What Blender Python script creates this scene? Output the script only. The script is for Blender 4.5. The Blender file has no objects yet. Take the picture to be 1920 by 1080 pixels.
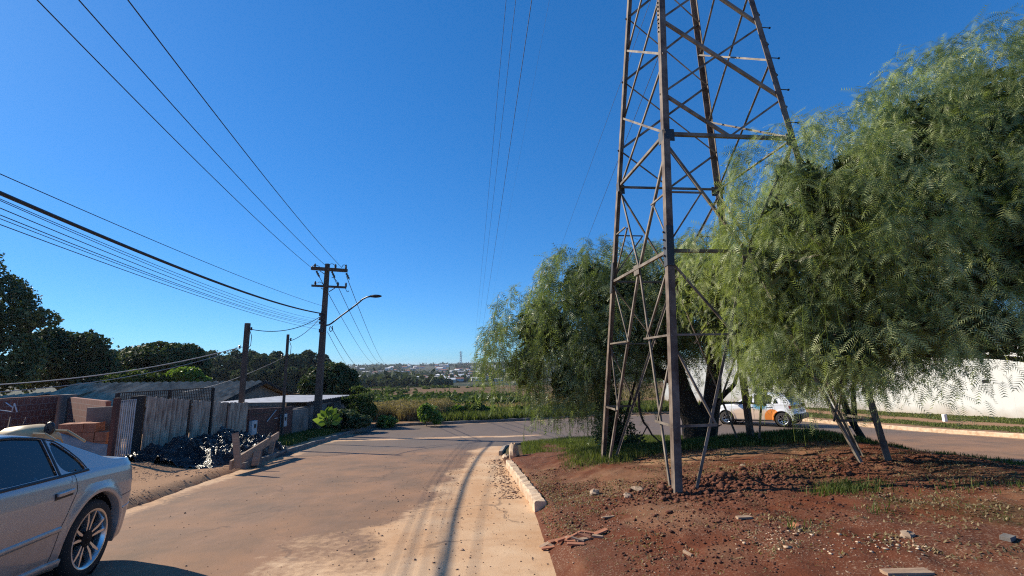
import bpy, math, random
import numpy as np
from mathutils import Vector, Matrix
rng = np.random.default_rng(7)
random.seed(7)
SC = bpy.context.scene
COL = SC.collection

# ------------------------------------------------------------------ camera
F_PX, PITCH, ROLL = 849.3, 0.168, -0.0186
_cp, _sp, _cr, _sr = math.cos(PITCH), math.sin(PITCH), math.cos(ROLL), math.sin(ROLL)
CF = np.array([0, _cp, _sp]); _U = np.array([0, -_sp, _cp]); _R = np.array([1.0, 0, 0])
CR = _R * _cr + _U * _sr
CU = -_R * _sr + _U * _cr
cd = bpy.data.cameras.new('camera')
cam = bpy.data.objects.new('camera', cd); COL.objects.link(cam)
cam.matrix_world = Matrix(((CR[0], CU[0], -CF[0], 0), (CR[1], CU[1], -CF[1], 0), (CR[2], CU[2], -CF[2], 0), (0, 0, 0, 1)))
cd.sensor_width = 36; cd.lens = 36 * F_PX / 1920; cd.clip_start = 0.05; cd.clip_end = 20000
SC.camera = cam

# ------------------------------------------------------------------ light
SUN_AZ, SUN_EL = math.radians(-66), math.radians(31)
SUN_DIR = Vector((math.sin(SUN_AZ) * math.cos(SUN_EL), math.cos(SUN_AZ) * math.cos(SUN_EL), math.sin(SUN_EL)))
w = bpy.data.worlds.new('World'); SC.world = w; w.use_nodes = True
nt = w.node_tree; bg = nt.nodes['Background']
sky = nt.nodes.new('ShaderNodeTexSky'); sky.sky_type = 'NISHITA'; sky.sun_disc = False
sky.sun_elevation = SUN_EL; sky.sun_rotation = SUN_AZ
sky.air_density = 1.0; sky.dust_density = 0.35; sky.ozone_density = 3.0; sky.altitude = 1500
hs = nt.nodes.new('ShaderNodeHueSaturation'); hs.inputs['Saturation'].default_value = 1.30; hs.inputs['Value'].default_value = 1.0
nt.links.new(sky.outputs[0], hs.inputs['Color']); gm = nt.nodes.new('ShaderNodeGamma'); gm.inputs[1].default_value = .66; nt.links.new(hs.outputs[0], gm.inputs[0])
mm = nt.nodes.new('ShaderNodeMix'); mm.data_type = 'RGBA'; mm.blend_type = 'MULTIPLY'; mm.inputs[0].default_value = 1; mm.inputs[7].default_value = (.50, 1.02, 1.56, 1)
nt.links.new(gm.outputs[0], mm.inputs[6]); nt.links.new(mm.outputs[2], bg.inputs[0])
bg.inputs[1].default_value = 0.12
sl = bpy.data.lights.new('sun', 'SUN'); sl.energy = 5.0; sl.angle = math.radians(0.5); sl.color = (1.0, 0.895, 0.72)
so = bpy.data.objects.new('sun', sl); COL.objects.link(so)
so.rotation_euler = SUN_DIR.to_track_quat('Z', 'Y').to_euler()
SC.view_settings.view_transform = 'Standard'; SC.view_settings.look = 'None'
SC.view_settings.exposure = 0.56; SC.view_settings.gamma = 1.0
try:
    SC.cycles.use_denoising = False; SC.cycles.adaptive_threshold = .004; SC.cycles.adaptive_min_samples = 48; SC.cycles.pixel_filter_type = 'BLACKMAN_HARRIS'; SC.cycles.filter_width = 1.15; SC.cycles.sample_clamp_indirect = 3.0
    SC.cycles.max_bounces = 7; SC.cycles.transparent_max_bounces = 12; SC.cycles.diffuse_bounces = 3
except Exception: pass

# ------------------------------------------------------------------ helpers
def ray(x, y):
    d = CF + CR * ((x - 960) / F_PX) + CU * ((540 - y) / F_PX)
    return d / d[1]
def at(x, y, Y):
    return ray(x, y) * Y
def link(o, parent=None):
    COL.objects.link(o)
    if parent is not None: o.parent = parent
    return o
def tag(o, label=None, cat=None, group=None, kind=None):
    if label: o['label'] = label
    if cat: o['category'] = cat
    if group: o['group'] = group
    if kind: o['kind'] = kind
    return o
def empty(name, loc=(0, 0, 0), rz=0.0, label=None, cat=None, group=None):
    o = bpy.data.objects.new(name, None); o.location = tuple(map(float, loc)); o.rotation_euler = (0, 0, rz)
    o.empty_display_size = 0.2
    link(o); return tag(o, label, cat, group)
def dup(o, loc=None, rz=None, scale=None, label=None, parent=None):
    r = o.copy(); COL.objects.link(r)
    if parent is not None: r.parent = parent
    if loc is not None: r.location = tuple(map(float, loc))
    if rz is not None: r.rotation_euler = (0, 0, rz)
    if scale is not None: r.scale = scale if hasattr(scale, '__len__') else (scale,) * 3
    if label: r['label'] = label
    for ch in list(o.children): dup(ch, parent=r)
    return r

class MB:
    """collects polygons for one mesh"""
    def __init__(s): s.v = []; s.f = []
    def add(s, vs, fs):
        b = len(s.v); s.v.extend([tuple(map(float, q)) for q in vs]); s.f.extend([tuple(b + i for i in f) for f in fs]); return s
    def box(s, c, size, rz=0.0, rx=0.0, jit=0.0):
        M = Matrix.Rotation(rz, 3, 'Z') @ Matrix.Rotation(rx, 3, 'X')
        vs = []
        for k in range(8):
            p = Vector(((k & 1) - .5, ((k >> 1) & 1) - .5, ((k >> 2) & 1) - .5))
            p = Vector((p.x * size[0], p.y * size[1], p.z * size[2]))
            if jit: p += Vector([random.uniform(-jit, jit) for _ in range(3)])
            vs.append(tuple(Vector(c) + M @ p))
        return s.add(vs, [(0, 2, 3, 1), (4, 5, 7, 6), (0, 1, 5, 4), (2, 6, 7, 3), (0, 4, 6, 2), (1, 3, 7, 5)])
    def beam(s, p, q, w, h, up=(0, 0, 1), off=(0, 0)):
        p, q, up = Vector(p), Vector(q), Vector(up); d = (q - p).normalized()
        a = d.cross(up)
        a = a.normalized() if a.length > 1e-4 else Vector((1, 0, 0))
        b = a.cross(d).normalized(); vs = []
        for e in (p, q):
            for i, j in ((-1, -1), (1, -1), (1, 1), (-1, 1)): vs.append(e + a * (w / 2 * i + off[0]) + b * (h / 2 * j + off[1]))
        return s.add(vs, [(0, 3, 2, 1), (4, 5, 6, 7), (0, 1, 5, 4), (1, 2, 6, 5), (2, 3, 7, 6), (3, 0, 4, 7)])
    def tube(s, pts, rad, n=8, cap=True):
        pts = [Vector(p) for p in pts]; R = rad if hasattr(rad, '__len__') else [rad] * len(pts)
        b0 = len(s.v); u = None
        for i, p in enumerate(pts):
            d = (pts[min(i + 1, len(pts) - 1)] - pts[max(i - 1, 0)]).normalized()
            if u is None: u = d.orthogonal().normalized()
            u = (u - d * u.dot(d)); u = u.normalized() if u.length > 1e-5 else d.orthogonal().normalized()
            v = d.cross(u)
            for k in range(n):
                a = 2 * math.pi * k / n; s.v.append(tuple(p + (u * math.cos(a) + v * math.sin(a)) * R[i]))
        for i in range(len(pts) - 1):
            for k in range(n):
                a = b0 + i * n + k; b = b0 + i * n + (k + 1) % n; s.f.append((a, b, b + n, a + n))
        if cap:
            s.f.append(tuple(b0 + k for k in reversed(range(n)))); e = b0 + (len(pts) - 1) * n; s.f.append(tuple(e + k for k in range(n)))
        return s
    def lathe(s, prof, c=(0, 0, 0), axis='Z', n=32):
        b0 = len(s.v); m = len(prof)
        for k in range(n):
            a = 2 * math.pi * k / n
            for r, h in prof:
                x, y = r * math.cos(a), r * math.sin(a)
                p = (x, y, h) if axis == 'Z' else ((h, x, y) if axis == 'X' else (x, h, y))
                s.v.append((c[0] + p[0], c[1] + p[1], c[2] + p[2]))
        for k in range(n):
            for i in range(m - 1):
                a = b0 + k * m + i; b = b0 + ((k + 1) % n) * m + i
                s.f.append((a, b, b + 1, a + 1))
        return s
    def build(s, name, mat, parent=None, smooth=False, bevel=0):
        me = bpy.data.meshes.new(name); me.from_pydata(s.v, [], s.f); me.update()
        if mat: me.materials.append(mat)
        if smooth: me.shade_smooth() if hasattr(me, 'shade_smooth') else None
        o = bpy.data.objects.new(name, me); link(o, parent)
        if bevel:
            b = o.modifiers.new('bevel', 'BEVEL'); b.width = bevel; b.segments = 2; b.limit_method = 'ANGLE'
        return o
def np_mesh(name, V, F, mat, parent=None, smooth=False, attrs=None, fmat=None):
    """V (n,3), F (m,k) all faces with k corners"""
    me = bpy.data.meshes.new(name); n, m, k = len(V), len(F), F.shape[1]
    me.vertices.add(n); me.vertices.foreach_set('co', np.ascontiguousarray(V, dtype=np.float32).ravel())
    me.loops.add(m * k); me.loops.foreach_set('vertex_index', np.ascontiguousarray(F, dtype=np.int32).ravel())
    me.polygons.add(m); me.polygons.foreach_set('loop_start', np.arange(0, m * k, k, dtype=np.int32))
    if smooth: me.polygons.foreach_set('use_smooth', np.ones(m, dtype=bool))
    if fmat is not None: me.polygons.foreach_set('material_index', fmat.astype(np.int32))
    me.update(calc_edges=True)
    for mm in (mat if isinstance(mat, (list, tuple)) else [mat]): me.materials.append(mm)
    if attrs:
        for an, A in attrs.items():
            if A.ndim == 1:
                t = me.attributes.new(an, 'FLOAT', 'POINT'); t.data.foreach_set('value', A.astype(np.float32))
            else:
                t = me.attributes.new(an, 'FLOAT_COLOR', 'POINT'); t.data.foreach_set('color', A.astype(np.float32).ravel())
    o = bpy.data.objects.new(name, me); link(o, parent); return o

# value noise in numpy
_perm = np.random.default_rng(3).random((256, 256))
def vnoise(x, y, s=1.0, o=0):
    x = np.asarray(x, float) / s + 37.3 * (o + 1); y = np.asarray(y, float) / s + 11.7 * (o + 1)
    xi = np.floor(x).astype(int); yi = np.floor(y).astype(int); fx = x - xi; fy = y - yi
    fx = fx * fx * (3 - 2 * fx); fy = fy * fy * (3 - 2 * fy)
    g = lambda a, b: _perm[a % 256, b % 256]
    return (g(xi, yi) * (1 - fx) + g(xi + 1, yi) * fx) * (1 - fy) + (g(xi, yi + 1) * (1 - fx) + g(xi + 1, yi + 1) * fx) * fy
def fbm(x, y, s=1.0, o=0, k=4):
    t = 0; a = .5
    for i in range(k): t = t + a * vnoise(x, y, s / 2 ** i, o + i * 5); a *= .5
    return t
def sstep(a, b, x):
    t = np.clip((np.asarray(x, float) - a) / (b - a), 0, 1); return t * t * (3 - 2 * t)

# ------------------------------------------------------------------ materials
def _n(nt, t, **k):
    n = nt.nodes.new(t)
    for a, b in k.items(): setattr(n, a, b)
    return n
def base_mat(name):
    m = bpy.data.materials.new(name); m.use_nodes = True; nt = m.node_tree
    return m, nt, nt.nodes['Principled BSDF']
def ramp(nt, fac, stops, interp='LINEAR'):
    r = _n(nt, 'ShaderNodeValToRGB'); r.color_ramp.interpolation = interp
    while len(r.color_ramp.elements) < len(stops): r.color_ramp.elements.new(0.5)
    for e, (p, c) in zip(r.color_ramp.elements, stops):
        e.position = p; e.color = (*c, 1) if hasattr(c, '__len__') else (c, c, c, 1)
    nt.links.new(fac, r.inputs[0]); return r.outputs[0]
def noise(nt, scale, detail=4, rough=0.55, coord=None, dist=0.0, sc=None):
    t = _n(nt, 'ShaderNodeTexNoise'); t.inputs['Scale'].default_value = scale; t.inputs['Detail'].default_value = detail
    t.inputs['Roughness'].default_value = rough; t.inputs['Distortion'].default_value = dist
    if coord is None: coord = _n(nt, 'ShaderNodeTexCoord').outputs['Object']
    if sc:
        mp = _n(nt, 'ShaderNodeMapping'); mp.inputs['Scale'].default_value = sc; nt.links.new(coord, mp.inputs[0]); coord = mp.outputs[0]
    nt.links.new(coord, t.inputs['Vector']); return t.outputs[0]
def mix(nt, f, a, b, mode='MIX'):
    m = _n(nt, 'ShaderNodeMix', data_type='RGBA', blend_type=mode)
    for s, v in ((0, f), (6, a), (7, b)):
        if hasattr(v, 'is_linked') or hasattr(v, 'links'): nt.links.new(v, m.inputs[s])
        elif s == 0: m.inputs[0].default_value = v
        else: m.inputs[s].default_value = (*v, 1)
    return m.outputs[2]
def math_(nt, op, a, b=None):
    m = _n(nt, 'ShaderNodeMath', operation=op)
    for i, v in enumerate((a, b)):
        if v is None: continue
        if hasattr(v, 'links'): nt.links.new(v, m.inputs[i])
        else: m.inputs[i].default_value = v
    return m.outputs[0]
def bump(nt, bs, h, strength=.4, dist=.02):
    b = _n(nt, 'ShaderNodeBump'); b.inputs['Strength'].default_value = strength; b.inputs['Distance'].default_value = dist
    nt.links.new(h, b.inputs['Height']); nt.links.new(b.outputs[0], bs.inputs['Normal'])
def simple(name, c1, c2=None, scale=4.0, rough=.7, metal=0.0, bmp=0.0, bscale=None, sc=None, spec=.5, bdist=.01):
    m, nt, bs = base_mat(name)
    bs.inputs['Roughness'].default_value = rough; bs.inputs['Metallic'].default_value = metal
    bs.inputs['Specular IOR Level'].default_value = spec
    if c2 is None: c2 = tuple(x * .75 for x in c1)
    f = noise(nt, scale, 5, .6, sc=sc)
    nt.links.new(ramp(nt, f, [(.35, c2), (.65, c1)]), bs.inputs['Base Color'])
    if bmp: bump(nt, bs, noise(nt, bscale or scale * 6, 4, .6, sc=sc), bmp, bdist)
    return m
def leafmat(name, c1, c2, c3=None, trans=.35, rough=.45, attr='rnd', spec=.3):
    """foliage: colour differs leaf by leaf through a random attribute"""
    m, nt, bs = base_mat(name)
    a = _n(nt, 'ShaderNodeAttribute'); a.attribute_name = attr
    st = [(0.0, c1), (1.0, c2)] if c3 is None else [(0.0, c1), (.6, c2), (1.0, c3)]
    col = ramp(nt, a.outputs['Fac'], st)
    nt.links.new(col, bs.inputs['Base Color']); bs.inputs['Roughness'].default_value = rough
    bs.inputs['Specular IOR Level'].default_value = spec
    tr = _n(nt, 'ShaderNodeBsdfTranslucent'); g = mix(nt, 1.0, col, (1.25, 1.35, .55), 'MULTIPLY'); nt.links.new(g, tr.inputs[0])
    ms = _n(nt, 'ShaderNodeMixShader'); ms.inputs[0].default_value = trans
    nt.links.new(bs.outputs[0], ms.inputs[1]); nt.links.new(tr.outputs[0], ms.inputs[2])
    nt.links.new(ms.outputs[0], nt.nodes['Material Output'].inputs[0]); return m
def glassmat(name, tint=(.02, .03, .035), a=.35):
    m, nt, bs = base_mat(name)
    t = _n(nt, 'ShaderNodeBsdfTransparent'); t.inputs[0].default_value = (a * .85, a * .95, a, 1)
    bs.inputs['Base Color'].default_value = (*tint, 1); bs.inputs['Roughness'].default_value = .03
    ms = _n(nt, 'ShaderNodeMixShader'); fr = _n(nt, 'ShaderNodeFresnel'); fr.inputs[0].default_value = 1.45
    f = math_(nt, 'ADD', fr.outputs[0], .3)
    nt.links.new(f, ms.inputs[0]); nt.links.new(t.outputs[0], ms.inputs[1]); nt.links.new(bs.outputs[0], ms.inputs[2])
    nt.links.new(ms.outputs[0], nt.nodes['Material Output'].inputs[0]); return m

# ------------------------------------------------------------------ terrain
_PY = np.array([-60, -20, 0, 17, 20, 23, 26, 30, 34, 42, 65, 150, 250, 400, 600, 900, 1300, 1750, 2600, 6000.])
_PZ = np.array([2.6, .15, -1.45, -2.81, -3.02, -3.17, -3.26, -3.32, -3.5, -4.0, -5.0, -7.4, -11, -14, -16, -12, -1, 11, 12, 0])
_ys = np.concatenate([np.arange(-60, 60, .25), np.arange(60, 6000, 10.)])
_zs = np.interp(_ys, _PY, _PZ)
_k = np.ones(9) / 9; _zs2 = _zs.copy(); _zs2[6:470] = np.convolve(_zs, _k, 'same')[6:470]
def road_z(X, Y):
    return np.interp(Y, _ys, _zs2) + 0 * np.asarray(X, float)
VERGE = np.array([(.42, -12), (.36, 3.7), (.26, 6.6), (-.18, 11.2), (-.45, 14.3), (-.35, 15.5), (.35, 16.6), (1.6, 17.3), (3.2, 17.6), (5, 17.2), (6.7, 16.2), (8.2, 14.9), (9.6, 13.1), (10.2, 11.2), (10.3, 9), (10.2, 5), (10.0, -12)])
OUTER = np.array([(-5.4, -12), (-5.5, 4), (-5.9, 7.4), (-6.55, 11), (-7.2, 14.5), (-7.8, 18.5), (-8.05, 22), (-8.1, 24.5), (-7.5, 25.8), (-5.8, 26.6), (-4, 26.9), (1.2, 28.2), (6, 30), (10.5, 30.8), (13.6, 28.6), (15.5, 25), (16.5, 21), (16.9, 16), (17, 10), (17, -12)])
def poly_sd(P, X, Y):
    """signed distance, positive inside the closed polygon"""
    X = np.asarray(X, float); Y = np.asarray(Y, float)
    d = np.full(X.shape, 1e9); ins = np.zeros(X.shape, bool); n = len(P)
    for i in range(n):
        x1, y1 = P[i]; x2, y2 = P[(i + 1) % n]; ex, ey = x2 - x1, y2 - y1; L = ex * ex + ey * ey
        t = np.clip(((X - x1) * ex + (Y - y1) * ey) / L, 0, 1)
        d = np.minimum(d, np.hypot(X - x1 - t * ex, Y - y1 - t * ey))
        c = (y1 > Y) != (y2 > Y)
        if ey != 0: ins ^= c & (X < ex * (Y - y1) / ey + x1)
    return np.where(ins, d, -d)
def verge_bump(X, Y, sd):
    h = .12 + .115 * np.clip(X - .4, 0, 6) ** .85 + .035 * np.clip(Y - 6, 0, 4)
    h = h * sstep(-8, 4.5, Y) * (1 - .72 * sstep(9.6, 13, Y)) * (1 - .78 * sstep(5.6, 8.6, X)) + .0
    e = np.minimum(sstep(0, .25, sd) * .12 / np.maximum(h, .12) + sstep(.1, 2.2, sd), 1)
    m = .05 * np.exp(-(((X - 2.35) / .62) ** 2 + ((Y - 6.3) / .42) ** 2))
    m = m + .13 * np.exp(-(((X - 3.9) / 1.3) ** 2 + ((Y - 6.55) / .40) ** 2))
    m = m + .10 * np.exp(-(((X - .9) / .8) ** 2 + ((Y - 12.2) / 1.6) ** 2))
    n = (fbm(X, Y, 1.6, 1) - .5) * .11 + (fbm(X, Y, .4, 4) - .5) * .07 + (fbm(X, Y, .13, 9, 3) - .5) * .055
    return h * e + (m + n * sstep(.0, .7, sd))
def ground_z(X, Y, road_cut=True):
    X = np.asarray(X, float); Y = np.asarray(Y, float)
    z = road_z(X, Y)
    sv = poly_sd(VERGE, X, Y); so_ = poly_sd(OUTER, X, Y)
    inv = sv > -.02; outr = so_ < .02
    z = z + np.where(inv, verge_bump(X, Y, sv), 0)
    d = -so_
    left = X < -4
    bank = .10 * sstep(0, .22, d) + (fbm(X, Y, 1.3, 2) - .5) * .10 * sstep(.1, 1.2, d) + (fbm(X, Y, .22, 6, 3) - .5) * .03 * sstep(.1, .6, d)
    bank = bank + np.where(left & (Y < 26), .14 * sstep(.4, 3.2, d) * sstep(8, 11, Y), 0)
    z = z + np.where(outr, bank * (1 - sstep(200, 400, Y)), 0)
    z = z - np.where(X < -13, np.clip(-13 - X, 0, 40) * .035 * (1 - sstep(60, 120, Y)), 0)
    far = sstep(40, 90, Y)
    z = z + far * (fbm(X, Y, 70, 3) - .5) * 2.0 * (1 - sstep(200, 500, Y))
    z = z + sstep(900, 1700, Y) * ((fbm(X, Y, 700, 5, 3) - .47) * 22 + np.clip(X / 900, -1, 1) * 5)
    z = z + sstep(25, 60, Y) * np.clip(X / Y - .0, 0, 1) * 2.2 * (1 - sstep(200, 500, Y))
    isroad = (so_ > 0) & (sv < 0)
    dr = np.minimum(so_, -sv)
    if road_cut: z = z - np.where(isroad, .10 * sstep(-.02, .12, dr), 0)
    return z
def gz(x, y): return float(ground_z(np.array([x]), np.array([y]))[0])
def rz_(x, y): return float(road_z(x, y))

def nonuni(segs):
    out = [segs[0][0]]
    for a, b, st in segs:
        n = max(1, int(round((b - a) / st))); out += list(np.linspace(a, b, n + 1)[1:])
    return np.array(out)
gx = nonuni([(-3000, -400, 200), (-400, -100, 20), (-100, -30, 3.5), (-30, -12, .45), (-12, -5, .14), (-5, -.5, .5), (-.5, 6.5, .05), (6.5, 10.6, .14), (10.6, 16, .5), (16, 18, .2), (18, 36, .7), (36, 100, 4), (100, 400, 20), (400, 3000, 200)])
gy = nonuni([(-60, -3, 3), (-3, 1.5, .5), (1.5, 9, .05), (9, 20, .11), (20, 26, .25), (26, 32, .2), (32, 60, .8), (60, 160, 3.5), (160, 600, 14), (600, 2000, 50), (2000, 6000, 400)])
GX, GY = np.meshgrid(gx, gy)
GZ = ground_z(GX, GY)
def grid_faces(ny, nx):
    i = np.arange(ny * nx).reshape(ny, nx)
    return np.stack([i[:-1, :-1].ravel(), i[:-1, 1:].ravel(), i[1:, 1:].ravel(), i[1:, :-1].ravel()], 1)
sv = poly_sd(VERGE, GX, GY); so2 = poly_sd(OUTER, GX, GY)
def grass_amount(X, Y, sv, so2):
    n = (fbm(X, Y, 1.1, 11) - .48) * 2.2; n2 = (fbm(X, Y, .35, 15) - .48) * 1.2
    front = 8.75 - .10 * np.clip(X - 1.5, 0, 5) + .55 * np.exp(-((X - 3.0) / .8) ** 2)
    g = sstep(-.35, .35, (Y - front) + n * .5) * sstep(.9, 2.0, X + n * .5)
    edge = sstep(11.3, 13.0, Y + n) * sstep(.5, 1.5, 2.0 - sv + n2)
    shade = sstep(6.0, 6.8, X + n) * sstep(5, 6, Y)
    g = np.maximum(g, edge); g = np.where(sv > 0, g * (1 - .8 * sstep(7.0, 7.8, X)), 0)
    g2 = .5 * sstep(.25, .6, n) * (sv > .3)
    g = np.maximum(g, np.where(Y < 8.5, g2 * sstep(2.5, 4.0, X), 0))
    d = -so2
    # left bank
    L = (X < -3) & (Y < 30) & (d > 0)
    gl = sstep(13.0, 14.5, Y + n) * sstep(.3, .8, d) * sstep(-.2, .3, n + .2)
    g = np.where(L, gl, g)
    Rr = (X > 10) & (Y < 34) & (d > 0)
    gr = np.maximum(sstep(1.1, 1.4, d) * (1 - sstep(3.2, 3.5, d)), sstep(5.0, 5.3, d)) * sstep(-.9, -.2, n + .2)
    g = np.where(Rr, gr, g)
    Ff = (Y > 26) & (d > 0) & (X < 12) & ~L
    gf = (1 - sstep(4, 9, d + n * 2.5)) * sstep(0.1, .4, d)
    return np.where(Ff, gf, g)
gA = grass_amount(GX, GY, sv, so2)
pale = np.where(sv > 0, sstep(.15, .6, (fbm(GX, GY, 1.1, 21, 5) - .43) * 2 + (fbm(GX, GY, .16, 22, 3) - .45) * .8) * .25, 0) * (1 - sstep(0, .5, gA))
pale = np.maximum(pale, np.where(sv > 0, .95 * np.exp(-((GY - 8.25) / .38) ** 2) * sstep(1.8, 2.6, GX) * (1 - sstep(5.2, 5.8, GX)), 0))
pale = np.maximum(pale, np.where((so2 < 0) & (GY < 34), .75 + .25 * (fbm(GX, GY, 2, 23) - .5), 0))
field = sstep(32, 38, GY + (fbm(GX, GY, 14, 25) - .5) * 10) * (1 - .0 * GX)
attr = np.stack([gA, field, pale, np.ones_like(gA)], -1).reshape(-1, 4)
m, nt, bs = base_mat('ground_soil')
at_ = _n(nt, 'ShaderNodeAttribute'); at_.attribute_name = 'zone'; sp = _n(nt, 'ShaderNodeSeparateColor'); nt.links.new(at_.outputs['Color'], sp.inputs[0])
co = _n(nt, 'ShaderNodeTexCoord').outputs['Object']
n1 = noise(nt, 1.3, 6, .6, co); n2 = noise(nt, 14, 6, .7, co); n3 = noise(nt, 60, 3, .7, co)
soil = mix(nt, n2, (.048, .013, .007), (.185, .058, .027))
soil = mix(nt, ramp(nt, n1, [(.38, 0), (.62, 1)]), soil, (.11, .040, .022))
chips = ramp(nt, n3, [(.55, 0), (.61, 1)]); cm = math_(nt, 'MULTIPLY', chips, ramp(nt, n1, [(.40, 0.05), (.6, .6)]))
soil = mix(nt, cm, soil, (.36, .255, .18))
sand = mix(nt, n2, (.30, .165, .09), (.46, .29, .165)); sand = mix(nt, math_(nt, 'MULTIPLY', chips, .5), sand, (.16, .09, .06))
soil = mix(nt, sp.outputs[2], soil, sand)
gr_ = mix(nt, n2, (.03, .035, .012), (.085, .075, .03))
soil = mix(nt, math_(nt, 'MULTIPLY', sp.outputs[0], .85), soil, gr_)
fn = noise(nt, .06, 6, .65, co); fn2 = noise(nt, .5, 6, .7, co)
fld = mix(nt, ramp(nt, fn, [(.42, 0), (.58, 1)]), (.20, .098, .048), (.13, .085, .035)); fld = mix(nt, ramp(nt, fn2, [(.4, 0), (.7, .8)]), fld, (.07, .075, .03))
# the far hillside is covered by dark scrub
sx = _n(nt, 'ShaderNodeSeparateXYZ'); nt.links.new(co, sx.inputs[0])
mr = _n(nt, 'ShaderNodeMapRange'); mr.inputs[1].default_value = 170; mr.inputs[2].default_value = 260; nt.links.new(sx.outputs[1], mr.inputs[0])
fn3 = noise(nt, .02, 6, .7, co)
hill = mix(nt, ramp(nt, fn3, [(.45, 0), (.62, 1)]), (.030, .042, .022), (.10, .085, .05))
fld = mix(nt, mr.outputs[0], fld, hill)
c = mix(nt, sp.outputs[1], soil, fld)
nt.links.new(c, bs.inputs['Base Color']); bs.inputs['Roughness'].default_value = .95; bs.inputs['Specular IOR Level'].default_value = .15
bump(nt, bs, mix(nt, .5, n2, n3), .7, .02)
GROUND_MAT = m
g = np_mesh('ground', np.stack([GX, GY, GZ], -1).reshape(-1, 3), grid_faces(*GX.shape), m, smooth=True, attrs={'zone': attr}); tag(g, kind='structure')

# ------------------------------------------------------------------ road sheet
rx = nonuni([(-8.4, 1.2, .10), (1.2, 9, .5), (9, 17.6, .35)]); ry = nonuni([(-12, 1.5, .7), (1.5, 20, .09), (20, 31.4, .18)])
RX, RY = np.meshgrid(rx, ry)
so3 = poly_sd(OUTER, RX, RY); sv3 = poly_sd(VERGE, RX, RY)
RZ = road_z(RX, RY) + (fbm(RX, RY, 3, 31) - .5) * .03 + (fbm(RX, RY, .5, 33) - .5) * .008 - .012
FF = grid_faces(*RX.shape)
keep = (so3.ravel()[FF].min(1) > -.5) & (sv3.ravel()[FF].max(1) < .4)
edge_r = .62 - .073 * RY
dx = edge_r - RX          # metres left of the right-hand kerb
nn = (fbm(RX, RY, .9, 41) - .47) * 2; nb = (fbm(RX * 1.0, RY * .35, .5, 44) - .47) * 2
wd = 2.35 - .11 * RY
dust = 1 - sstep(wd - .45, wd + .5, dx + nn * .55)
dust = np.where((RY > 16.5) | (RX > 2.5), 0, dust) * (.85 + .15 * nb)
dust = np.maximum(dust, .62 * (1 - sstep(4.2, 6.6, RY + nn * .8)) * sstep(-6, -4, RX) * (1 - sstep(2.1, 3.2, dx + nn * .7)))
lane = np.exp(-((RX + 4.4 + .1 * (RY - 4)) / 1.5) ** 2) * .14 * (1 - sstep(13, 17, RY))
dust = np.maximum(dust, lane + .12 * sstep(.0, .5, nn) * (1 - sstep(12, 17, RY)))
dust = np.maximum(dust, .75 * np.exp(-((RY - 20.6 - .10 * RX - nn * .4) / .38) ** 2) * (1 - sstep(.5, 2, RX)) * (RY > 17))
dust = np.maximum(dust, .55 * (1 - sstep(.05, .9, so3 + nb * .45)))
dust = np.maximum(dust, .85 * (1 - sstep(.1, .9, -sv3 + nb * .3)) * (RY < 17) * (RX < 2.5))
dark_streak = .3 * np.exp(-((dx - 1.35 - nn * .07 - .02 * (RY - 4)) / .13) ** 2) * (1 - sstep(12, 15, RY)) * .25 * sstep(-.6, .5, nb)  # narrow darker streak running along the lane
ra = np.stack([np.clip(dust, 0, 1), np.clip(dark_streak, 0, 1), sstep(14.5, 17.5, RY + nn * .6 - .12 * RX) + 0 * nb, np.ones_like(dust)], -1).reshape(-1, 4)
m, nt, bs = base_mat('road_asphalt')
at_ = _n(nt, 'ShaderNodeAttribute'); at_.attribute_name = 'zone'; sp = _n(nt, 'ShaderNodeSeparateColor'); nt.links.new(at_.outputs['Color'], sp.inputs[0])
co = _n(nt, 'ShaderNodeTexCoord').outputs['Object']
n1 = noise(nt, .9, 6, .65, co); n2 = noise(nt, 9, 6, .7, co); n3 = noise(nt, 110, 3, .7, co); n4 = noise(nt, 2.4, 5, .7, co, sc=(1, .25, 1))
asp = mix(nt, n3, (.100, .066, .045), (.205, .135, .090)); asp = mix(nt, ramp(nt, n1, [(.32, 0), (.66, .9)]), asp, (.30, .160, .086))
asp = mix(nt, ramp(nt, n4, [(.48, 0), (.75, .5)]), asp, (.32, .185, .12))
dst = mix(nt, n2, (.40, .215, .105), (.60, .37, .20)); dst = mix(nt, ramp(nt, n1, [(.4, 0), (.65, .8)]), dst, (.64, .45, .28))
dst = mix(nt, ramp(nt, n3, [(.62, 0), (.70, .7)]), dst, (.16, .09, .06))
fd = math_(nt, 'ADD', sp.outputs[0], math_(nt, 'MULTIPLY', math_(nt, 'SUBTRACT', n2, .5), .9)); fd = ramp(nt, fd, [(.28, 0), (.62, 1)])
asp = mix(nt, math_(nt, 'MULTIPLY', sp.outputs[2], .75), asp, mix(nt, n3, (.085, .070, .062), (.15, .128, .112)))
c = mix(nt, fd, asp, dst)
c = mix(nt, math_(nt, 'MULTIPLY', sp.outputs[1], .8), c, (.17, .13, .11))
vo = _n(nt, 'ShaderNodeTexVoronoi', feature='DISTANCE_TO_EDGE'); vo.inputs['Scale'].default_value = .42
wn = _n(nt, 'ShaderNodeVectorMath', operation='ADD'); nt.links.new(co, wn.inputs[0])
tn = _n(nt, 'ShaderNodeTexNoise'); tn.inputs['Scale'].default_value = 1.7; tn.inputs['Detail'].default_value = 6; nt.links.new(co, tn.inputs['Vector']); nt.links.new(tn.outputs['Color'], wn.inputs[1])
nt.links.new(wn.outputs[0], vo.inputs['Vector'])
ck = ramp(nt, vo.outputs[0], [(0, 1), (.006, .6), (.013, 0)]); ck = math_(nt, 'MULTIPLY', ck, ramp(nt, noise(nt, .5, 3, .5, co), [(.5, 0), (.56, .55)]))
c = mix(nt, ck, c, (.06, .04, .035))
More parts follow.
